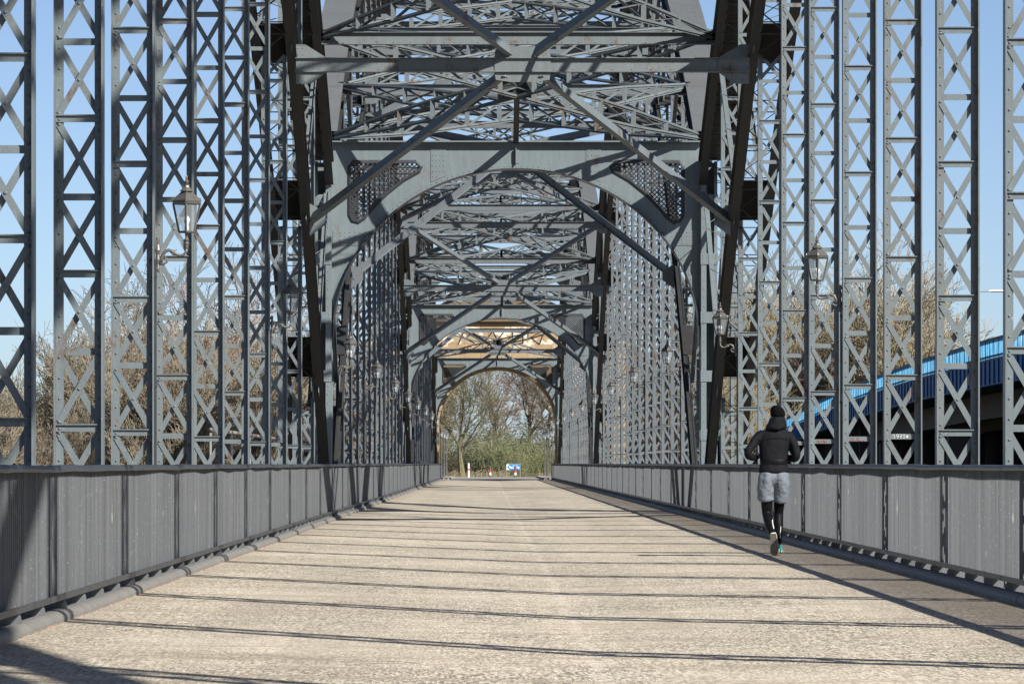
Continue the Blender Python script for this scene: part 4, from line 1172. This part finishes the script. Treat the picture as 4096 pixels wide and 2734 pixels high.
J = cloth(jk, 'hooded_jacket', M['jacket'], it=14)
hb = MB(); hb.rings([ell((0, .008, z), rx, ry, pw=.86) for (z, rx, ry) in ((1.075, .160, .114), (1.085, .166, .118), (1.125, .167, .118), (1.135, .162, .114))], cap=False); soft(hb, 'waist_band', M['tights'], J)
sm = MB(); sm.tube([(-.19+.03*k, -.066-.018*math.sin(pi*k/13), 1.395+.004*math.sin(k)) for k in range(14)], .003, 5); sm.build('yoke_seam', M['tights'], J)
hd = MB()
hd.rings([ell((.03, .075, 1.475), .115, .085), ell((.03, .045, 1.505), .128, .10, wob=.02, seed=2), ell((.04, .05, 1.545), .122, .100, wob=.03, seed=4), ell((.05, .075, 1.585), .105, .098, wob=.02, seed=5), ell((.055, .10, 1.625), .094, .098), ell((.058, .115, 1.655), .086, .094)], cap=True)
limb(hd, [(-.075, .01, 1.50), (-.03, -.045, 1.515), (.04, -.062, 1.50), (.11, -.03, 1.525), (.14, .03, 1.545)], [.018, .028, .032, .026, .016], 12)
limb(hd, [(-.03, .0, 1.55), (.02, -.03, 1.565), (.09, -.025, 1.58), (.13, .03, 1.595)], [.012, .018, .018, .012], 12)
cloth(hd, 'hood', M['jacket'], J, vox=.007, it=4, fold=.010, size=.05)
# head cover and hair
cap_ = MB()
cap_.rings([ell((.058, .125, 1.635), .088, .105), ell((.058, .123, 1.67), .092, .108), ell((.056, .121, 1.70), .090, .104), ell((.050, .118, 1.735), .082, .094), ell((.040, .112, 1.762), .062, .074), ell((.030, .105, 1.777), .034, .042), ell((.026, .102, 1.781), .010, .012)])
soft(cap_, 'beanie', M['beanie'])
# shorts
so = MB()
so.rings([ell((0, .0, 1.0), .150, .108, pw=.88), ell((0, .0, .95), .165, .112, pw=.88), ell((0, -.003, .89), .168, .112, pw=.85), ell((0, .0, .84), .150, .095, pw=.82), ell((0, .0, .80), .10, .05, pw=.8)])
limb(so, [(-.070, -.004, 1.0), (-.080, -.006, .94), (-.092, -.004, .87), (-.098, .010, .79), (-.098, .022, .72), (-.092, .03, .665), (-.090, .034, .635)], [(.092, .112), (.096, .122), (.100, .126), (.102, .126), (.102, .122), (.101, .118), (.100, .116)], wob=.022, seed=5)
limb(so, [(.070, -.004, 1.0), (.080, -.006, .94), (.092, .0, .87), (.094, .03, .79), (.086, .05, .72), (.074, .066, .655), (.068, .072, .622)], [(.092, .112), (.096, .122), (.100, .126), (.101, .125), (.099, .120), (.096, .116), (.094, .113)], wob=.022, seed=8)
cloth(so, 'shorts', M['heather'], vox=.007, it=6, fold=.022, size=.075)
# tights
ti = MB()
limb(ti, [(-.085, .02, .76), (-.082, .035, .64), (-.078, .05, .53), (-.075, .052, .475), (-.068, -.02, .425), (-.058, -.09, .375), (-.042, -.19, .30), (-.032, -.255, .255), (-.026, -.275, .235)], [.075, .071, .062, .058, .059, .058, .047, .038, .036], wob=.01, seed=2)
limb(ti, [(.082, .04, .76), (.072, .085, .64), (.068, .125, .53), (.066, .128, .48), (.064, .112, .42), (.062, .095, .34), (.061, .088, .24), (.060, .084, .15), (.060, .082, .10)], [.075, .070, .061, .056, .058, .060, .050, .039, .036], wob=.01, seed=6)
TI = cloth(ti, 'tights', M['tights'], vox=.006, it=3, fold=.004, size=.05)
rf = MB(); rf.bar((-.022, -.155, .385), (-.012, -.235, .315), .010, .006, (1, 0, 0)); rf.bar((-.020, -.12, .42), (-.022, -.155, .385), .010, .006, (1, 0, 0)); rf.build('reflective_strip', M['reflective'], TI); rf = MB(); rf.bar((.088, .032, .34), (.080, .040, .20), .009, .006, (1, 0, 0)); rf.build('reflective_strip', M['reflective'], TI)
def shoe(name, heel, toe, sole_n):
    heel = V(heel); toe = V(toe); f = (toe-heel).normalized(); n = V(sole_n); n = (n-f*n.dot(f)).normalized(); s = f.cross(n)   # n points out of the sole
    L = (toe-heel).length
    def outl(t): return (.036+.004*math.sin(t*pi)) if t < .35 else (.040+.013*math.sin((t-.35)/.65*pi*.72))*(1 if t < .85 else math.sqrt(max(0, 1-((t-.85)/.15)**2))*.9+.1)
    up = MB(); R = []
    for i in range(11):
        t = i/10; c = heel+f*L*t; w = outl(t)*(.75 if i == 0 else 1)*(.35 if i == 10 else 1); h = .095*(1-t)**1.2+.045 if t < .6 else .05*(1-(t-.6))+.02
        if i in (0,): h *= .8
        R.append([c+s*w*math.cos(a)-n*(.022+(h if math.sin(a) > 0 else .004)*math.sin(a)) for a in [2*pi*j/14 for j in range(14)]])
    up.rings(R); o = soft(up, name, M['teal'])
    so_ = MB(); R = []
    for i in range(13):
        t = i/12; c = heel+f*(L*t-.006+.012*t); w = outl(t)*1.05*(.72 if i == 0 else 1)*(.45 if i == 12 else 1)
        R.append([c+s*w-n*.024, c+s*w*1.02-n*.010, c+s*w*.9, c-s*w*.9, c-s*w*1.02-n*.010, c-s*w-n*.024])
    so_.rings(R); so_.build('midsole', M['foam'], o, smooth=True)
    tr = MB()
    for i in range(12):
        t = (i+.5)/12; c = heel+f*L*t; w = outl(t)*.98
        for k in range(5):
            q = c+s*w*(k-2)/2.5
            tr.bar(q-f*.0085, q+f*.0085, w*.32, .007, s) if True else None
    tr.v = [tuple(V(p)+n*.0036) for p in tr.v]
    tr.build('outsole', M['sole'], o)
shoe('shoe', (-.022, -.300, .262), (.004, -.245, .002), (0, -1, -.15))
shoe('shoe', (.060, .045, .026), (.085, .315, .026), (0, 0, -1))

# ------------------------------------------------------------------ camera, light
cam = bpy.data.cameras.new('camera'); co = bpy.data.objects.new('camera', cam); C.objects.link(co)
co.location = (0, 0, 1.09); co.rotation_euler = (pi/2, 0, 0)
cam.sensor_width = 36; cam.lens = 10416/2349*36; cam.shift_x = 54.5/2349; cam.shift_y = 278/2349
cam.clip_start = .5; cam.clip_end = 6000
scene.camera = co
sv = V((.92, -1.06, 1.0)).normalized(); el = math.asin(sv.z); az = math.atan2(sv.x, sv.y)
ld = bpy.data.lights.new('sun', 'SUN'); ld.energy = 5.0; ld.angle = math.radians(.53); ld.color = (1, .958, .885)
lo = bpy.data.objects.new('sun', ld); C.objects.link(lo); lo.rotation_euler = (-sv).to_track_quat('-Z', 'Y').to_euler(); lo.location = (30, -30, 40)
w = bpy.data.worlds.new('World'); scene.world = w; w.use_nodes = True; nt = w.node_tree
bg = nt.nodes['Background']; sk = nt.nodes.new('ShaderNodeTexSky'); sk.sky_type = 'NISHITA'; sk.sun_disc = False
sk.sun_elevation = el; sk.sun_rotation = az; sk.altitude = 0; sk.air_density = .5; sk.dust_density = .55; sk.ozone_density = 1.6
nt.links.new(sk.outputs[0], bg.inputs[0]); bg.inputs[1].default_value = .078
scene.view_settings.view_transform = 'Standard'; scene.view_settings.look = 'None'; scene.view_settings.exposure = .68; scene.view_settings.gamma = 1
